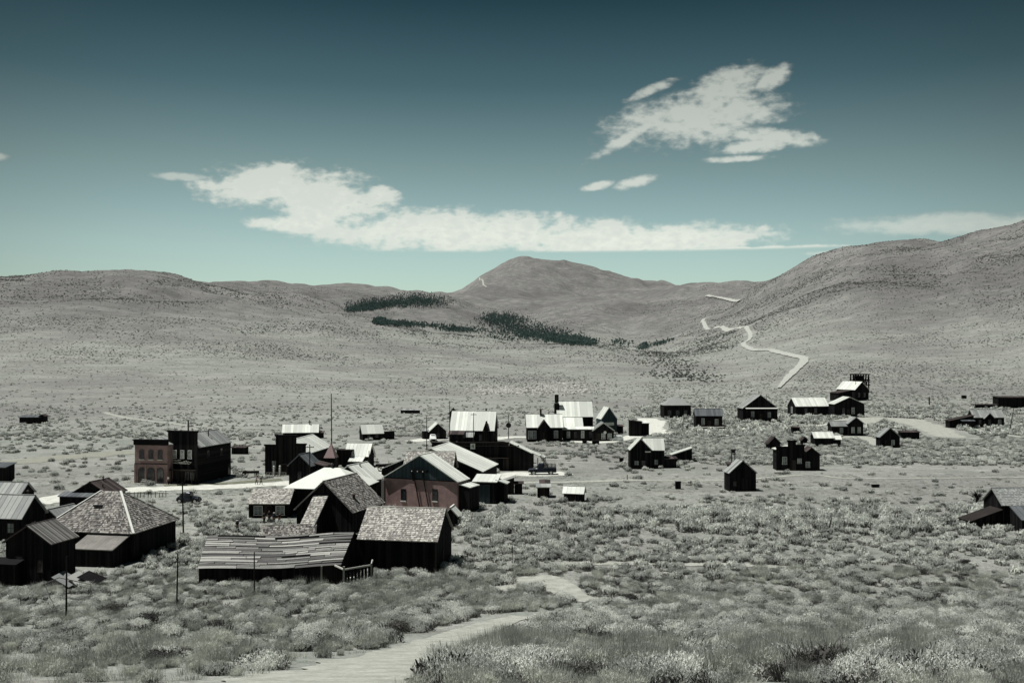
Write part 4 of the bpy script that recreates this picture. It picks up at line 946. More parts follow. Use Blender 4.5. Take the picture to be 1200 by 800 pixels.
house('shed', 'small dark gabled shed with pale left roof beside the parked white car', 513, 514.5, 14, 20, 18, 10, 9, cat='shed', rm='tin', wins=[('f', .5, 3, 3, 4)], extra=[dict(d=(-13, 2, 8, 10, 10, 1), roof='shed', low='f', rm='dull_tin')])
house('flat_shed', 'long flat shed alone in the field beyond the town', 480.5, 484.3, 0, 22, 8, 4, 1, cat='shed', roof='shed', rm='dull_tin')
# ------------------------------------------------------------------ church group
t, k, bl = house('porch_gabled_house', 'house with pale roof and small porch gable left of the steepled hall', 638.5, 517.5, 2, 41, 32, 17.5, 14, ridge='x', rm='bright_tin', oh=.2, wins=[('f', .08, 4, 4, 9, True, 'white_trim'), ('f', .2, 4, 4, 9, True, 'white_trim'), ('f', .82, 5, 4, 8, True, 'white_trim')], pipes=[(-4, 14, 8, .28), (6, 18, 5)],
  extra=[dict(d=(-1, -5, 14, 8, 17, 9), rm='rust', doors=[('f', .5, 5, 12)])])
t, k, bl = house('steepled_hall', 'tall hall with very bright tin roof and a slim dark belfry', 674, 513.5, 2, 42, 30, 26, 17, cat='church', ridge='x', rm='bright_tin', oh=.15, og=.1,
  extra=[dict(d=(-3, -14, 22, 14, 14, 11), roof='shed', low='f', rm='bright_tin', oh=.1), dict(d=(-21, 6, 5.5, 5.5, 41, 1), roof='hip', rl=0, rm='grey_tin', oh=.02), dict(d=(-21, 6.5, 4.4, 4.4, 10, 4), roof='hip', rl=0, rm='white_trim', oh=.1, z=42, wins=[('f', .5, 3, 1.6, 4, False, 'dark_wood')])])
house('front_wing', 'long low wing with white roof edge in front of the steepled hall', 679, 516.5, 0, 38, 12, 14, 1.6, cat='building', roof='shed', low='f', rm='bright_tin', oh=.3, wins=[('f', .16, 4, 3, 7, True, 'white_trim'), ('f', .38, 4, 3, 7), ('f', .6, 4, 3, 8, True, 'white_trim'), ('f', .85, 4, 3, 7)])
t, k, bl = house('gabled_store', 'dark gabled store with pale right roof edge and white round sign', 707, 516.8, 4, 25, 16, 13, 9, cat='store', rm='dull_tin', oh=.2, wins=[('f', .5, 3, 4, 6, True, 'white_trim'), ('f', .8, 3, 4, 6, True, 'white_trim')], doors=[('f', .25, 4, 9)], barge=('white_trim', 'f', .3))
m = MB(); m.tube([(2*k, -.05, 10.5*k), (2*k, -.12, 10.5*k)], .42, 16, 1); m.build('round_sign', M['white_trim'], t)
t, k, bl = house('teal_gabled_house', 'teal gabled house with pale board above its door, right of the steepled hall', 714, 508.5, 9, 19, 24, 18, 13.5, wm='teal_wood', rm='tin', oh=.12, og=.1, wins=[('f', .5, 3, 4, 6)], barge=('white_trim', 'f', .2), extra=[dict(d=(14, 6, 9, 9, 9, 1), roof='shed', rm='rust')])
m = MB(); m.box(-5.5*k, 5.5*k, -.16, -.05, 10.5*k, 14*k, .95); m.build('board_sign', M['white_trim'], t)
house('storage_block', 'dark windowless block with pale roof patch beside the curving lane', 745, 511, 0, 14, 12, 17, 1.5, cat='shed', roof='shed', low='r', rm='rust', extra=[dict(d=(9.5, 10, 15, 9, 15, 2), roof='shed', low='f', rm='tin')])
for i, (x, y) in enumerate(((685, 521), (698, 520.5))):
    p = G(x, y); m = MB(); s_ = (1.1, 1.9)[i]; m.box(-s_/2, s_/2, -.5, .5, -.1, .95); m.box(-s_/2-.06, s_/2+.06, -.56, .56, .953, 1.05); m.beam((-s_/2, -.52, 0), (s_/2, -.52, .9), .08)
    tag(m.build('crate', M['dark_wood'], None, p), ('small dark crate in the grass before the front wing', 'wide dark crate in the grass before the gabled store')[i], 'crate')
# ------------------------------------------------------------------ right half
t, k, bl = house('gabled_farmhouse', 'dark farmhouse with front gable and pale side roof in the open middle ground', 751, 549.5, 0, 25, 20, 23, 13, rm='tin', oh=.15, og=.15, wins=[('f', .3, 5, 5, 5, True, 'brown_wood'), ('f', .62, 5, 4, 5)], extra=[dict(d=(16, 3, 24, 18, 23, 13), ridge='x', rm='tin', oh=.15, og=.1, wins=[('f', .6, 5, 4, 6, True, 'brown_wood')], doors=[('f', .25, 5, 11)]), dict(d=(35, 5, 15, 14, 12, 1), roof='shed', rm='rust')], pipes=[(2, 4, 3)])
m = MB(); m.box(5*k, 11.5*k, -.12, -.02, 20*k, 21.3*k, 1); m.build('pale_board', M['white_trim'], t)
house('slant_roofed_shed', 'open shed whose roof rises to the right, beside the dark farmhouse', 799, 541, 0, 24, 12, 8.5, 8, cat='shed', roof='shed', low='l', rm='tin', oh=.12, th=.18)
house('hip_roofed_cabin', 'dark square cabin with grey hip roof above the curving lane', 794, 489.5, 3, 32, 22, 15.5, 8.5, cat='cabin', roof='hip', rl=3, rm='dull_tin', oh=.25, wins=[('f', u, 3, 4, 6) for u in (.2, .5, .8)], pipes=[(-1, 14, 6)])
house('grey_roofed_cottage', 'cottage with flat grey blue roof and pale windows by the upper lane', 831, 501.5, 0, 31, 14, 15, 7.5, cat='cottage', ridge='x', rm='grey_tin', oh=.15, wins=[('f', .27, 4.5, 3.2, 7, True, 'white_trim'), ('f', .78, 4.5, 3.4, 6, True, 'white_trim')], doors=[('f', .5, 3.5, 9)], pipes=[(-9, 8, 7)], extra=[dict(d=(0, -6, 34, 5.5, 1.5, .2), roof='shed', rm='pale_wood', oh=.0)])
house('broad_gabled_house', 'broad house with wide dark front gable and white trim line on the upper lane', 891, 494.5, 3, 41, 24, 17, 15, rm='dull_tin', oh=.35, og=.3, wins=[('f', .28, 5, 4, 8, True, 'brown_wood'), ('f', .76, 5, 4, 7, True, 'brown_wood')], doors=[('f', .52, 4, 10)], pipes=[(2, 12, 6), (14, 22, 10)], extra=[dict(d=(1, -5, 38, 4.5, 16.2, .8), roof='shed', low='f', rm='white_trim', walls=False, oh=.05)])
house('pale_roofed_ranch_house', 'long ranch house with bright roof and left gable right of the broad gabled house', 952, 488, 8, 40, 24, 12.5, 9.5, ridge='x', rm='bright_tin', oh=.15, wins=[('f', .3, 4, 3, 6), ('f', .6, 4, 3, 6), ('l', .5, 4, 4, 7, True, 'white_trim')], extra=[dict(d=(-2, -5, 20, 4.5, 2, .2), roof='shed', rm='pale_wood', oh=0)])
house('low_gabled_house', 'low spreading dark house with a pale roof slope joined to the ranch house', 995.5, 488.5, 4, 36, 18, 15.5, 8, rm='tin', wins=[('f', .3, 4, 3, 7), ('f', .62, 4, 3, 7, True, 'white_trim')], doors=[('f', .47, 3.6, 9)])
t, k, bl = house('hillside_house', 'dark gabled house highest on the slope under the timber headframe', 1010, 469, 24, 21, 30, 13, 9, rm='tin', wins=[('f', .3, 4, 3, 5), ('f', .7, 4, 3, 5)], pipes=[(-4, 6, 6)], extra=[dict(d=(-20, 6, 20, 14, 9, 3), roof='shed', low='l', rm='rust')])
p = G(1009, 460); kk = p.y/F; t = thing('mine_headframe', 'dark open timber headframe standing behind the hillside house', 'headframe', (p.x, p.y, p.z))
for x in (-9, -3, 3, 9):
    for y in (0, 9): m = MB(); m.beam((x*kk, y*kk, -1), (x*kk, y*kk, 22*kk), .55); m.build('timber_post', M['dark_wood'], t)
for z in (9, 15, 21.5):
    for y in (0, 9): m = MB(); m.beam((-10.5*kk, y*kk-.3, z*kk), (10.5*kk, y*kk-.3, z*kk), .5); m.build('beam', M['dark_wood'], t)
for i in range(-3, 3): m = MB(); m.beam((i*3*kk, -.35, 9*kk), ((i+1)*3*kk, -.35, 21*kk), .35); m.build('brace', M['dark_wood'], t)
m = MB(); m.box(-6*kk, 4*kk, 1*kk, 8*kk, 10*kk, 20*kk); m.build('hopper', M['dark_wood'], t)
house('lane_house', 'dark house with right gable and three pale windows below the ranch house', 1003, 510.5, 3, 18, 14, 15, 7, rm='dull_tin', wins=[('f', .3, 4, 3, 6, True, 'white_trim'), ('f', .72, 4, 3, 6, True, 'white_trim')], extra=[dict(d=(-18, 3, 19, 13, 12, 5), ridge='x', rm='dull_tin', wins=[('f', .6, 4, 3, 5, True, 'white_trim')])])
house('tin_cabin', 'low cabin with bright ribbed roof in the brush below the lane house', 966, 523.5, 2, 22, 16, 11, 6.5, cat='cabin', ridge='x', rm='bright_tin', oh=.15, extra=[dict(d=(15.5, 1, 9, 10, 9, 4.5), ridge='x', rm='bright_tin', oh=.1)])
house('pointed_cabin', 'small dark cabin with pointed gable by the ranch road spur', 1043, 524.5, 3, 23.5, 12, 13.5, 10, cat='cabin', rm='dull_tin', wins=[('f', .65, 4, 3, 5, True, 'white_trim')], doors=[('f', .35, 4, 9)], pipes=[(0, 8, 3)])
house('low_shed', 'low flat dark shed right of the pointed cabin', 1067, 515.5, 0, 21, 10, 9.5, 1, cat='shed', roof='shed', rm='rust', pipes=[(-4, 5, 5, .06)])
t, k, bl = house('twin_front_store', 'dark store with stepped false front joined to a smaller gable on its right', 926, 551, 0, 32, 16, 25, 3, cat='store', roof='gable', rm='tin', clad='h', bw=.22, ff=dict(steps=[(-16.5, -3.1, 27.5), (-3.0, 6.4, 34.5), (6.5, 16.3, 29.5)]), wins=[('f', .28, 8, 4.5, 8, True, 'white_trim'), ('f', .82, 9, 4, 5, True, 'white_trim')], doors=[('f', .6, 5, 12)],
  extra=[dict(d=(25, 1, 20, 14, 19, 8), rm='rust', wins=[('f', .3, 4, 4, 6, True, 'white_trim')])])
t, k, bl = house('tall_gabled_shed', 'tall dark gabled shed with pale left roof slope near the cross track', 870.5, 575.5, 6, 32, 20, 22.5, 14, cat='shed', rm='dull_tin', oh=.2, og=.15, doors=[('f', .58, 7, 15, 'dark_wood')], wins=[('f', .2, 7, 3, 5)], extra=[dict(d=(-2, 21, 16, 6, 30, 1), roof='shed', rm='rust')])
for x in (-3.5, .5): m = MB(); m.beam((x*k, 30*k, 28*k), (x*k, 30*k, 47*k), .13); m.build('frame_post', M['iron'], t)
m = MB(); m.beam((-4.5*k, 30*k, 46.5*k), (1.5*k, 30*k, 46.5*k), .13); m.beam((-3.5*k, 30*k, 41*k), (.5*k, 30*k, 41*k), .1); m.tube([(-1.5*k, 29.6*k, 44*k), (-1.5*k, 30.4*k, 44*k)], .3, 10); m.build('frame_head', M['iron'], t)
house('dark_hut', 'plain dark gabled hut half hidden behind the twin front store', 907.5, 528, 6, 14, 9, 9.5, 7, cat='hut', rm='rust')
house('tiny_shed', 'tiny flat dark shed alone below the ranch house', 933, 507.5, 0, 8.5, 7, 7, .6, cat='shed', roof='shed', rm='rust')
house('privy', 'narrow dark privy with tilted roof behind the twin front store', 943, 521.5, 6, 6.2, 6, 7, 3, cat='privy', rm='rust')
t, k, bl = house('bay_gabled_house', 'house with pale roof and small centre gable by the right hand yard', 1159, 500.5, 2, 36, 16, 12, 8.5, ridge='x', rm='dull_tin', oh=.15, wins=[('f', .2, 4, 3, 5), ('f', .85, 4, 3, 5, True, 'white_trim')], doors=[('f', .68, 3.5, 8)], extra=[dict(d=(-1, -3, 11, 14, 11.5, 5.5), rm='dull_tin', wins=[('f', .5, 3, 3, 6)])])
house('rusty_wing', 'low rust roofed outbuilding left of the bay gabled house', 1127, 501.5, 3, 29, 10, 9, 6, cat='shed', roof='shed', low='l', rm='rust', extra=[dict(d=(6, -4, 14, 4, 9, 1), roof='shed', low='f', rm='grey_tin')])
house('long_dark_shed', 'long flat dark shed on the slope at the right edge', 1196, 478, 0, 52, 14, 12.5, 1, cat='shed', roof='shed', rm='rust', extra=[dict(d=(-40, 0, 28, 8, 4, .5), roof='shed', rm='rust')])
t, k, bl = house('right_edge_barn', 'barn with grey shingle roof and long purple grey lean-to cut by the right edge', 1213, 619, 3, 76, 44, 28, 17, cat='barn', ridge='x', rm='dull_tin', shin=(.22, .3), oh=.1, extra=[dict(d=(5, -26, 72, 25, 15, 12), roof='shed', low='f', rm='grey_tin', oh=.1), dict(d=(-58, 2, 38, 26, 9, 13), roof='shed', low='l', rm='brown_wood', oh=.15)])
# ------------------------------------------------------------------ poles, posts and small things
GP = 'old line poles in the left foreground'
pole('line_pole', 'tall slim dark pole in the left foreground, before the fallen roof panels', 77.5, 729, 5.6, .085, lean=(.05, 0), group=GP)
pole('line_pole', 'slim dark pole in the sagebrush left of the long barn', 207, 713, 5.2, .085, lean=(.12, 0), group=GP)
pole('line_pole', 'slim dark pole standing just before the long barn', 298, 700, 4.6, .08, group=GP)
pole('line_pole', 'dark pole with a short crossarm beside the black vintage sedan', 215, 627, 7.3, .12, lean=(-.15, 0), arms=[(6.9, 1.4, 0)], group=GP)
pole('flagpole', 'very tall slim flagpole behind the pink roofed firehouse', 389, 552, 16.2, .14, lean=(-.15, 0), mat='iron', cat='flagpole')
pole('tall_pole', 'tall bare pole rising at the left end of the bright hall', 527, 521.5, 11.8, .12, mat='iron')
GQ = 'utility poles in the town'
pole('utility_pole', 'bare pole standing before the roof of the narrow shop', 363, 579, 8.8, .12, arms=[(8.3, 1.5, 10)], group=GQ)
pole('utility_pole', 'dark pole left of the parked white car', 500, 531, 9.2, .11, arms=[(8.6, 1.3, 20)], group=GQ)
pole('utility_pole', 'pole with crossarm crossing the bright hall roof', 555, 523.5, 9.0, .11, arms=[(8.5, 1.4, 0)], group=GQ)
pole('utility_pole', 'thin pole rising behind the garage annex roof', 517, 548, 5.6, .1, group=GQ)
t = pole('sign_pole', 'pole with a round dark sign between the two bright roofed halls', 596, 514, 7.0, .12)
m = MB(); m.tube([(0, -.12, 3.9), (0, -.3, 3.9)], .75, 18); m.build('round_sign', M['iron'], t)
pole('utility_pole', 'thin pole at the right end of the false front shop', 432.5, 566, 6.2, .1, group=GQ)
pole('leaning_pole', 'leaning dark pole beyond the bay gabled house at right', 1183, 506.5, 7.5, .14, lean=(1.3, 0))
pole('leaning_post', 'short leaning post alone in the right middle sagebrush', 970.5, 624, 2.1, .1, lean=(.5, 0))
pole('thin_stake', 'thin upright stake in brush right of the shingled barn', 600.5, 659, 2.1, .035)
pole('short_stake', 'short thick stake close to the right corner of the shingled barn', 548, 658, 1.0, .06)
pole('fence_post', 'short dark post on the cross track left of the farmhouse', 735, 562, 1.0, .09)
pole('fence_post', 'tiny dark post right of the square dark box', 809.5, 568, .8, .09)
pole('field_post', 'short dark post with a knob in the brush above the right hand yard', 1089, 474, 3.6, .35)
def smallbox(name, label, cat, px, py, w, d, h, mat='dark_wood'):
    p = G(px, py); m = MB(); m.box(-w/2, w/2, 0, d, -.2, h)
    n = max(2, int(w/.3))
    for i in range(n): m.box(-w/2+i*w/n+.02, -w/2+(i+1)*w/n-.02, -.04, -.003, -.1, h-.03)
    m.box(-w/2-.08, w/2+.08, -.1, d+.08, h+.003, h+.09); return tag(m.build(name, M[mat], None, p), label, cat)
smallbox('square_box', 'square dark box standing alone on the cross track', 'box', 795, 573, .95, .8, 1.3)
smallbox('dark_trough', 'low dark trough lying alone in the dry field at right', 'trough', 1026.5, 571, 1.3, .6, .45)
smallbox('field_box', 'small dark box on the bare slope at upper right', 'box', 1130.5, 467, 1.9, 1.6, 1.5)
smallbox('field_box', 'small dark box beside the grass left of the farmhouse', 'box', 728.5, 541, .9, .8, .8)
# collapsed roof panels beside the tall shed
p = G(78, 693); t = thing('fallen_roof_panels', 'collapsed pale roof panels lying in the brush before the tall shed', 'debris', p, 0); k = p.y/F
for (x0, z0, x1, z1, y, m_) in ((-29, 8, -8, 1, 0, 'dark_wood'), (-20, 16, 2, 5, .4, 'dull_tin'), (-4, 15, 12, 4, .8, 'dull_tin'), (6, 14, 29, 6, 1.2, 'dark_wood')):
    m = MB(); a = Vector((x0*k, y, z0*k)); b_ = Vector((x1*k, y-.3, z1*k)); u = Vector((.6, 1.6, .35)); P_ = [a, b_, b_+u, a+u]; slab(m, P_, .06); m.build('panel', M[m_], t)
for a, b_ in (((-29, 8), (-16, -1)), ((-29, 8), (-8, 17)), ((-8, 17), (29, 9)), ((29, 9), (29, -1)), ((12, 4), (6, 14))):
    m = MB(); m.beam((a[0]*k, -.1, a[1]*k), (b_[0]*k, -.1, b_[1]*k), .09); m.build('batten', M['pale_wood'], t)
p = G(140, 583); t = thing('picket_fence', 'ragged low fence of dark stakes along the near side of the main street', 'fence', p, 0)
for i in range(26):
    x = -7.5+i*.62+random.uniform(-.1, .1); m = MB(); m.beam((x, random.uniform(-.1, .1), -.2), (x+random.uniform(-.12, .12), 0, random.uniform(.7, 1.35)), .08); m.build('picket', M['brown_wood'], t)
m = MB(); m.beam((-7.6, 0, .8), (8.4, 0, .75), .05, .08); m.build('rail', M['brown_wood'], t)
def cable(name, label, a, b, sag, r=.025):
    a, b = Vector(a), Vector(b); pts = [a.lerp(b, i/24)-Vector((0, 0, sag*4*(i/24)*(1-i/24))) for i in range(25)]
    m = MB(); m.tube([p-a for p in pts], r, 6); tag(m.build(name, M['iron'], None, a), label, 'cable')
pA = G(77.5, 729); q0 = G(-40, 735)
cable('slack_cable', 'slack dark cable running from the front pole out of the left edge', pA+Vector((0, 0, 1.25)), (q0.x, q0.y, q0.z+.4), .35, .02)
cable('guy_wire', 'thin guy wire from the fallen roof panels down to the front pole', G(50, 690)+Vector((0, 0, 1.1)), pA+Vector((-.5, 0, .5)), .2, .018)
# ------------------------------------------------------------------ people
person('person in dark coat and pale cap walking alone in the dry grass', 278, 623.3, 30, 'cloth_dark', 'cloth_grey', 'cloth_white', .16, .12)
GG = 'visitors beside the shingled cottage'
person('person in dark clothes, leftmost of the group below the shingled cottage', 309.5, 613.5, -20, 'cloth_dark', 'cloth_dark', None, .05, .05, GG)
person('tall person in black, second from left in the group below the cottage', 315.5, 612, 0, 'cloth_dark', 'cloth_dark', None, .03, .03, GG, 1.82)
person('person in blue top, third from left in the group below the cottage', 321.2, 614, 15, 'cloth_blue', 'cloth_blue', 'cloth_white', .06, .08, GG)
person('short person in dark top, rightmost of the group below the cottage', 327.3, 613, 40, 'cloth_dark', 'cloth_grey', None, .1, .05, GG, 1.5)
person('person in white top walking on the main street', 300.5, 567.8, 70, 'cloth_white', 'cloth_grey', None, .2, .15, 'walkers on the main street')
person('person in dark clothes walking on the main street', 306, 568.2, 80, 'cloth_dark', 'cloth_dark', None, .2, .15, 'walkers on the main street')
person('person in white shirt standing at the corner of the saloon', 197.3, 568, -30, 'cloth_white', 'cloth_dark', None, .04, .03)
# ------------------------------------------------------------------ plants
rg = np.random.default_rng(5)
def leaf_mesh(name, n, lw, ll, mat, rad=1., hgt=.8, lobes=8, up=.5, shell=.55):
    """bush: leaf-sized quads through several uneven lobes"""
    lc = rg.normal(0, 1, (lobes, 3)); lc /= np.linalg.norm(lc, axis=1)[:, None]; lc[:, 2] = np.abs(lc[:, 2])*.8+.1
    lc *= np.array([rad*.55, rad*.55, hgt*.55]); lr = rg.uniform(.32, .55, lobes)*rad
    k = rg.integers(0, lobes, n); d = rg.normal(0, 1, (n, 3)); d /= np.linalg.norm(d, axis=1)[:, None]
    r = lr[k]*rg.uniform(shell, 1, n)**.5; c = lc[k]+d*r[:, None]*np.array([1, 1, .85]); c[:, 2] = np.maximum(c[:, 2], rg.uniform(0, .12, n))
    nn = d+rg.normal(0, .38, (n, 3)); nn /= np.linalg.norm(nn, axis=1)[:, None]
    a = rg.normal(0, .6, (n, 3)); a[:, 2] += up+.4; a = a-nn*np.sum(a*nn, 1)[:, None]*(1-.5*(lw < .1)); a /= np.linalg.norm(a, axis=1)[:, None]
    s = np.cross(nn, a); s /= np.linalg.norm(s, axis=1)[:, None]
    L_ = (ll*rg.uniform(.6, 1.3, n))[:, None]; W_ = (lw*rg.uniform(.7, 1.2, n))[:, None]
    co = np.stack([c-s*W_*.5, c+s*W_*.5, c+a*L_+s*W_*.3, c+a*L_-s*W_*.3], 1).reshape(-1, 3)
    return co, np.arange(4*n).reshape(n, 4), np.repeat(rg.uniform(0, 1, lobes)[k]*.5+rg.uniform(0, .5, n), 1)
def blades(n, w, h, spread=.45, lean=.35):
    b = rg.normal(0, .22*spread*2, (n, 2)); an = np.arctan2(b[:, 1], b[:, 0])+rg.normal(0, .5, n); H = h*rg.uniform(.5, 1.1, n); ln = lean*rg.uniform(.1, 1, n)*H
    c = np.concatenate([b, np.zeros((n, 1))], 1); t = c+np.stack([np.cos(an)*ln, np.sin(an)*ln, H], 1); m_ = c*.5+t*.5; m_[:, :2] -= (t-c)[:, :2]*.18
    s = rg.normal(0, 1, (n, 3)); s[:, 2] = 0; s /= np.linalg.norm(s, axis=1)[:, None]; s *= w*rg.uniform(.6, 1.3, n)[:, None]
    co = np.stack([c-s*.5, c+s*.5, m_+s*.45, m_-s*.45, t+s*.12, t-s*.12], 1).reshape(-1, 3)
    i = np.arange(n)*6; f = np.concatenate([np.stack([i, i+1, i+2, i+3], 1), np.stack([i+3, i+2, i+4, i+5], 1)]); return co, f, np.tile(rg.uniform(0, 1, n), 2)
def woody_shade(n, rad, h, lw=.1, ll=.2):
    an = rg.uniform(0, 6.28, n); r = rad*rg.uniform(.35, 1, n)**.5; c = np.stack([np.cos(an)*r, np.sin(an)*r, rg.uniform(0, h, n)], 1); d = np.stack([np.cos(an), np.sin(an), rg.normal(0, .2, n)], 1)
    a = rg.normal(0, .5, (n, 3)); a[:, 2] += 1; s = np.cross(d, a); s /= np.linalg.norm(s, axis=1)[:, None]; a /= np.linalg.norm(a, axis=1)[:, None]
    return np.stack([c-s*lw*.5, c+s*lw*.5, c+a*ll+s*lw*.3, c+a*ll-s*lw*.3], 1).reshape(-1, 3), np.arange(4*n).reshape(n, 4), rg.uniform(0, .5, n)
def plant(name, parts_, mat, dark=0):
    co = []; fs = []; tn = []; o_ = 0
    for c, f, t in parts_: co.append(c); fs.append(f+o_); tn.append(t); o_ += len(c)
    me = bpy.data.meshes.new(name); co = np.concatenate(co).astype(np.float32); fs = np.concatenate(fs).astype(np.int32)
    me.vertices.add(len(co)); me.vertices.foreach_set('co', co.ravel()); me.loops.add(fs.size); me.loops.foreach_set('vertex_index', fs.ravel())
    me.polygons.add(len(fs)); me.polygons.foreach_set('loop_start', np.arange(0, fs.size, 4, dtype=np.int32)); me.polygons.foreach_set('loop_total', np.full(len(fs), 4, np.int32)); me.update(calc_edges=True)
    me.attributes.new('tone', 'FLOAT', 'FACE').data.foreach_set('value', np.concatenate(tn).astype(np.float32)); me.materials.append(M[mat])
    if dark:       # the last part is dark wood doubling as painted shade under the leaves
        me.materials.append(M['twig']); n_ = len(parts_[-1][1]); mi = np.zeros(len(fs), np.int32); mi[-n_:] = 1; me.polygons.foreach_set('material_index', mi)
    return me
def twigs(n, h, w): return blades(n, w, h, .35, .9)
SAGE = [plant('sagebrush', [leaf_mesh('', 2600, .028, .072, None, 1, .95, 12, .7), twigs(24, .8, .015), woody_shade(280, .98, .34, .06, .2)], 'sage_leaf', 1) for _ in range(6)]
SAGEM = [plant('sagebrush_mid', [leaf_mesh('', 420, .085, .17, None, 1, 1., 9, .6), woody_shade(80, 1.0, .36, .1, .25)], 'sage_leaf', 1) for _ in range(6)]
SAGEF = [plant('sagebrush_far', [leaf_mesh('', 60, .25, .42, None, 1, 1., 6, .5), woody_shade(14, 1.0, .38, .25, .35)], 'sage_leaf', 1) for _ in range(5)]
def tops(n, rad, h):
    co, f, t = leaf_mesh('', n, .028, .12, None, rad, .5, 9, 1.4); co[:, 2] = co[:, 2]*.7+h*.45; return co, f, t*.6+.4
def stems(*a): co, f, t = blades(*a); return co, f, t*.35
STRAW = [plant('rabbitbrush', [stems(240, .014, 1.0, .6, .42), tops(620, .85, .7), woody_shade(70, .6, .2, .04, .22)], 'straw', 1) for _ in range(6)]
TUFT = [plant('grass_tuft', [blades(40, .028, .34, .6, .9)], 'straw') for _ in range(4)]
TWIG = [plant('dark_bush', [blades(120, .025, .85, .5, .9), leaf_mesh('', 900, .05, .12, None, .9, .9, 9, .3)], 'twig') for _ in range(3)]
HILLB = [plant('hill_shrub', [leaf_mesh('', 26, .5, .7, None, 1, .8, 5, .4)], 'hill_leaf') for _ in range(5)]
def aspen():
    co, f, t = leaf_mesh('', 90, .5, .7, None, 1.5, 3.0, 7, .2, .3); co[:, 2] = co[:, 2]*1.3+1.8
    c2, f2, t2 = blades(6, .25, 3.0, .1, .15); return plant('aspen', [(co, f, t), (c2, f2, t2*0)], 'aspen_leaf')
ASP = [aspen() for _ in range(4)]
def rockmesh():
    bm = bmesh.new(); bmesh.ops.create_icosphere(bm, subdivisions=2, radius=1)
    for v in bm.verts: v.co *= random.uniform(.72, 1.1); v.co.z = max(-.3, v.co.z*.6)
    me = bpy.data.meshes.new('rock'); bm.to_mesh(me); bm.free(); me.materials.append(M['rock']); return me
ROCK = [rockmesh() for _ in range(3)]
_seg = np.array(EXC); _mul = None
def clear(X, Y, pad=0.):
    ok = np.ones(len(X), bool)
    for x0, y0, x1, y1, r in _seg:
        m_ = (Y > min(y0, y1)-r-8) & (Y < max(y0, y1)+r+8)
        if not m_.any(): continue
        dx, dy = x1-x0, y1-y0; l2 = dx*dx+dy*dy+1e-9
        t_ = np.clip(((X[m_]-x0)*dx+(Y[m_]-y0)*dy)/l2, 0, 1); d = np.hypot(X[m_]-x0-t_*dx, Y[m_]-y0-t_*dy)
        i = np.where(m_)[0]; ok[i[d < r+pad]] = False
    for x, y, c, s_, a0, a1, b0, b1 in BOXES:
        lx = (X-x)*c+(Y-y)*s_; ly = -(X-x)*s_+(Y-y)*c
        ok &= ~((lx > a0) & (lx < a1) & (ly > b0) & (ly < b1))
    return ok
def sample(n, Y0, Y1, log=False, umax=.60):
    Y = np.exp(rg.uniform(math.log(Y0), math.log(Y1), n)) if log else np.sqrt(rg.uniform(Y0*Y0, Y1*Y1, n))
    return rg.uniform(-umax, umax, n)*(Y+12), Y
def pix(X, Y): Z = ground(X, Y); return 600+F*X/Y, ROW+(EYE-Z)*F/Y, Z
def scatter(name, meshes, X, Y, sc, label=None, cat=None, sink=.04, zs=1.):
    Z = ground(X, Y)-sink*sc
    col = bpy.data.collections.new(name+'_kinds')
    for m_ in meshes: col.objects.link(bpy.data.objects.new(name+'_kind', m_))
    me = bpy.data.meshes.new(name); n = len(X); me.vertices.add(n); me.vertices.foreach_set('co', np.stack([X, Y, Z], 1).astype(np.float32).ravel())
    v = np.stack([sc*rg.uniform(.85, 1.15, n), sc*rg.uniform(.85, 1.15, n), sc*zs*rg.uniform(.8, 1.2, n)], 1).astype(np.float32)
    me.attributes.new('sc', 'FLOAT_VECTOR', 'POINT').data.foreach_set('vector', v.ravel())
    rt = np.stack([rg.normal(0, .08, n), rg.normal(0, .08, n), rg.uniform(0, 6.28, n)], 1).astype(np.float32)
    me.attributes.new('rt', 'FLOAT_VECTOR', 'POINT').data.foreach_set('vector', rt.ravel())
    me.attributes.new('ix', 'INT', 'POINT').data.foreach_set('value', rg.integers(0, len(meshes), n).astype(np.int32))
    o = bpy.data.objects.new(name, me); COL.objects.link(o); o['kind'] = 'stuff'
    if label: o['label'] = label; o['category'] = cat
    ng = bpy.data.node_groups.new(name, 'GeometryNodeTree'); ng.interface.new_socket('Geometry', in_out='INPUT', socket_type='NodeSocketGeometry'); ng.interface.new_socket('Geometry', in_out='OUTPUT', socket_type='NodeSocketGeometry')
    a = ng.nodes.new; gi, go, ip, ci = a('NodeGroupInput'), a('NodeGroupOutput'), a('GeometryNodeInstanceOnPoints'), a('GeometryNodeCollectionInfo')
    ci.inputs[0].default_value = col; ci.inputs['Separate Children'].default_value = True; ci.inputs['Reset Children'].default_value = True
    def at(nm, ty): q = a('GeometryNodeInputNamedAttribute'); q.data_type = ty; q.inputs['Name'].default_value = nm; return q.outputs[0]
    lk = ng.links.new; lk(gi.outputs[0], ip.inputs['Points']); lk(ci.outputs[0], ip.inputs['Instance']); ip.inputs['Pick Instance'].default_value = True
    lk(at('ix', 'INT'), ip.inputs['Instance Index']); lk(at('rt', 'FLOAT_VECTOR'), ip.inputs['Rotation']); lk(at('sc', 'FLOAT_VECTOR'), ip.inputs['Scale']); lk(ip.outputs[0], go.inputs[0])
    md = o.modifiers.new('scatter', 'NODES'); md.node_group = ng; return o
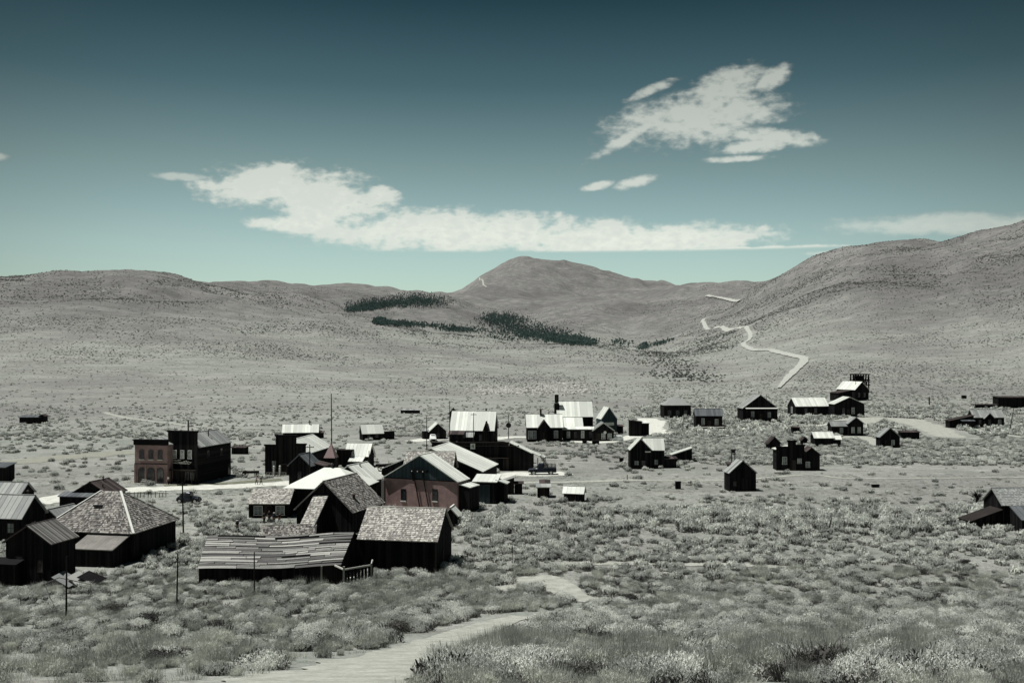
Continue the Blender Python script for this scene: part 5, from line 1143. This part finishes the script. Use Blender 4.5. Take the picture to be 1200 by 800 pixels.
def dens(px, row, X, Y):
    nz_ = .5+.75*fbm(X/7., Y/9., 3)
    d = .45+nz_*.5
    def zone(c, v, w=1.): d[:] = np.where(c, v*(.35+nz_*1.2) if w else v, d)
    d *= .55; zone(row > 640, 1.); zone((row > 476) & (row < 500), .38)
    zone((row > 500) & (row < 600) & (px > 300) & (px < 640), .09)
    zone((row > 560) & (row < 598) & (px > 540), .10); zone((row > 584) & (row < 598) & (px > 540), .35)
    zone((row > 543) & (row < 562) & (px > 600), .05); zone((row > 500) & (row < 545) & (px > 750), 1.25)
    zone((row > 517) & (row < 550) & (px > 600) & (px < 735), .28); zone((row > 598) & (row < 626) & (px > 540), .95); zone((row > 626) & (row < 640), .8); zone((row > 700) & (px > 540), 1.3)
    zone((row > 515) & (row < 566) & (px < 310), .10); zone((row > 566) & (row < 605) & (px < 330), .13); zone((row > 600) & (row < 640) & (px < 300), .55)
    zone((row > 493) & (row < 512) & (px > 440) & (px < 500), .8); zone((row > 438) & (row < 476), .16); zone((row > 438) & (row < 500) & (px > 760), .9)
    return d
# --- dark twiggy bushes, each one its own
for q, s_ in (((60, 724), .8), ((130, 719), 1.1), ((166, 733), 1.2), ((182, 728), .9), ((203, 728), .6), ((222, 722), .8), ((252, 740), 1.1), ((98, 735), .4), ((140, 752), .5), ((195, 775), .8), ((356, 742), .6), ((375, 752), .7), ((380, 728), .5), ((403, 708), .6), ((458, 742), 1.2), ((490, 715), .6), ((552, 712), .6), ((565, 708), .5),
                ((626, 700), .7), ((645, 700), .7), ((740, 702), .8), ((780, 722), .8), ((797, 700), .5), ((690, 755), 1.2), ((712, 758), 1.1), ((600, 765), .6), ((661, 798), .9), ((692, 800), .8), ((790, 757), 1.), ((830, 682), .7), ((855, 700), .6), ((910, 712), .7), ((930, 705), .6), ((955, 712), .8), ((1033, 718), .9), ((1080, 708), .5), ((1105, 711), .5), ((955, 790), 1.3), ((975, 788), 1.2), ((922, 798), .9), ((1130, 660), .7), ((1125, 680), .8), ((1080, 672), .7)):
    p = G(*q); o = bpy.data.objects.new('dark_bush', TWIG[int(rg.integers(0, 3))]); COL.objects.link(o); s_ *= 1.3; EXC.append((p.x, p.y, p.x, p.y, s_*.9))
    o.location = p; o.scale = (s_*1.15, s_*1.15, s_*.8); o.rotation_euler = (0, 0, rg.uniform(0, 6.28)); tag(o, 'dark twiggy bush standing out from the pale foreground brush', 'bush', 'dark twiggy bushes in the foreground')
_seg = np.array(EXC)
# --- near and middle sagebrush
X, Y = sample(6500, 30, 112); px, row, Z = pix(X, Y); d = dens(px, row, X, Y)
grassy = (px < 430) & (row > 735+.02*px)
keep = (rg.random(len(X)) < d*np.where(Y > 60, .75, .5)*np.where(grassy, .25, 1)) & clear(X, Y, .5); X, Y = X[keep], Y[keep]; S = rg.uniform(.4, 1.25, len(X))
# the dense hedge of big bushes behind the brush path and single big bushes
hx = [(q, 655.5+rg.uniform(-2.5, 2)+(q-650)*.012) for q in np.arange(700, 1010, 9.) if rg.random() < .85]+[(q, 683+rg.uniform(-3, 3)) for q in (468, 480, 492, 505, 515, 574, 583, 592)]+[(q, 640+rg.uniform(-3, 3)) for q in np.arange(1000, 1190, 13.)]
HP = [G(*q) for q in hx]; X = np.concatenate([X, [p.x for p in HP]]); Y = np.concatenate([Y, [p.y for p in HP]]); S = np.concatenate([S, rg.uniform(.8, 1.35, len(HP))])
px, row, Z = pix(X, Y); vis = (px > -5) & (px < 1205) & (row < 806); size = np.where(vis, S/Y, 0); o_ = np.argsort(-size); near = o_[:300]; rest = o_[300:]
DB = []
for i in near:
    v = int(rg.integers(0, 6)); o = bpy.data.objects.new('sagebrush', SAGE[v]); COL.objects.link(o); s_ = S[i]
    o.location = (X[i], Y[i], float(ground(X[i], Y[i]))-.05*s_); o.scale = (s_*rg.uniform(.85, 1.2), s_*rg.uniform(.85, 1.2), s_*rg.uniform(.9, 1.3)); o.rotation_euler = (rg.normal(0, .06), rg.normal(0, .06), rg.uniform(0, 6.28))
    tag(o, 'rounded grey green sagebrush bush growing in the foreground brush', 'bush', 'sagebrush bushes in the foreground')
scatter('sagebrush_patch', SAGE, X[rest], Y[rest], S[rest], 'dense pale sagebrush cover in the foreground', 'sagebrush')
X, Y = sample(52000, 108, 300); px, row, Z = pix(X, Y); keep = (rg.random(len(X)) < dens(px, row, X, Y)*.62) & clear(X, Y, .5); X, Y = X[keep], Y[keep]; px, row, Z = pix(X, Y)
big = (row > 598) & (row < 626) & (px > 540)
scatter('sagebrush_cover', SAGEM, X, Y, np.where(big, rg.uniform(.7, 1.45, len(X)), rg.uniform(.25, 1.0, len(X))), 'sagebrush cover across the middle ground', 'sagebrush', zs=1.2)
X, Y = sample(42000, 290, 720, True); px, row, Z = pix(X, Y); keep = (rg.random(len(X)) < dens(px, row, X, Y)*.6) & clear(X, Y, .6); X, Y = X[keep], Y[keep]
scatter('distant_sagebrush', SAGEF, X, Y, rg.uniform(.4, 1.0, len(X))*np.where((px[keep] > 740) & (row[keep] > 475), 1.35, .8), 'distant sagebrush cover beyond the town', 'sagebrush', zs=1.15)
# --- straw coloured rabbitbrush and grass
X, Y = sample(17000, 26, 112); px, row, Z = pix(X, Y); grassy = (px < 430) & (row > 735+.02*px)
keep = clear(X, Y, .25) & (rg.random(len(X)) < np.where(grassy, .12, np.clip(.6+.8*fbm(X/5, Y/5, 3)+np.where(px > 540, .2, 0), .06, 1))*np.where(Y > 66, .4, 1)); X, Y = X[keep], Y[keep]
scatter('rabbitbrush_cover', STRAW, X, Y, np.clip(.75+.4*fbm(X/4, Y/4, 2)+rg.normal(0, .1, len(X)), .35, 1.35), 'wispy straw pale rabbitbrush covering the foreground slope', 'brush')
X, Y = sample(30000, 26, 200); px, row, Z = pix(X, Y)
keep = clear(X, Y, -.15) & (rg.random(len(X)) < np.clip(.45+.6*fbm(X/6, Y/6, 2), .05, 1)); X, Y = X[keep], Y[keep]
scatter('grass_cover', TUFT, X, Y, rg.uniform(.35, .9, len(X)), 'short dry grass between the brush', 'grass')
# scrubby dead tree beside the right edge barn
def dead_tree(label, px_, py_, h):
    p = G(px_, py_); t = thing('dead_tree', label, 'tree', p); m = MB(); m.tube([(0, 0, -.2), (.1, 0, h*.3), (.3, .1, h*.5)], [.22, .16, .12], 8, .4); m.build('trunk', M['dark_wood'], t)
    m = MB()
    for i in range(34):
        a = random.uniform(0, 6.28); s_ = Vector((random.uniform(0, .3), 0, h*random.uniform(.2, .5))); e = s_+Vector((math.cos(a)*h*.7*random.random(), math.sin(a)*h*.5*random.random(), h*random.uniform(.1, .5)))
        m.tube([s_, s_.lerp(e, .5)+Vector((0, 0, .15)), e], [.07, .05, .015], 5)
    m.build('crown', M['dark_wood'], t)
dead_tree('tangled bare dead tree left of the right edge barn', 1144, 590, 2.6)
# --- shrubs on the slopes
X, Y = sample(230000, 560, 3600, True, .66); nzh = fbm(X/120, Y/160, 4); px, row, Z = pix(X, Y)
keep = (rg.random(len(X)) < np.clip(.42+nzh*1.0, .10, 1)*np.clip((Y-500)/1000, .07, 1)*np.where(px > 820, 1.6, 1)) & clear(X, Y, 2.); X, Y = X[keep], Y[keep]
scatter('hillside_shrubs', HILLB, X, Y, rg.uniform(.35, 1.0, len(X))*np.clip(Y/1100, .5, 1.7), 'dark speckle of low shrubs over the bare hills', 'shrubs', zs=.8)
# --- aspen groves
def grove(name, label, ell, n, s0=1., s1=1.8, kinds=None):
    P = []
    while len(P) < n:
        cx, cy, rx, ry, sl = ell[int(rg.integers(0, len(ell)))]; u, v = rg.normal(0, .42, 2)
        if u*u+v*v < 1: P.append(G(cx+u*rx, cy+v*ry+u*sl))
    scatter(name, kinds or ASP, np.array([p.x for p in P]), np.array([p.y for p in P]), rg.uniform(s0, s1, n), label, 'grove')
grove('aspen_grove', 'dark lens shaped grove high on the far slope', [(455, 356, 52, 8, -2), (492, 352, 44, 10, 2), (430, 361, 30, 5, -3)], 3600, .8, 1.3)
grove('valley_grove', 'large dark grove filling the gully in mid distance', [(600, 384, 50, 18, 4), (640, 392, 52, 11, 6), (590, 374, 30, 9, 2), (668, 399, 34, 7, 4)], 3600, .8, 1.5)
grove('slope_thicket', 'thin line of dark trees along the foot of the far slope', [(500, 382, 60, 4, 3), (470, 380, 34, 4, 1), (540, 387, 34, 4, 1), (446, 378, 10, 4, 0)], 1300, .8, 1.4)
grove('creek_thicket', 'small dark clumps of trees low in the valley', [(727, 402, 16, 5, 1), (755, 407, 9, 6, -3), (775, 403, 16, 3, -4), (690, 400, 20, 3, 2)], 260, .8, 1.6)
grove('willow_thicket', 'dark low brush along the creek right of the valley', [(780, 425, 60, 8, 6), (800, 440, 60, 8, 4), (770, 415, 30, 5, 4)], 700, .6, 1.3, HILLB)
# --- pale rock outcrops
P = [G(*(q+rg.normal(0, .4, 2)*s_)) for q, s_ in ((np.array((660., 455.)), np.array((48, 9.))), (np.array((590., 458.)), np.array((40, 5.)))) for _ in range(320)]
scatter('rock_outcrop', ROCK, np.array([p.x for p in P]), np.array([p.y for p in P]), rg.uniform(.7, 2.4, len(P)), 'broken pale and dark rock outcrop beyond the steepled hall', 'rocks', .1)
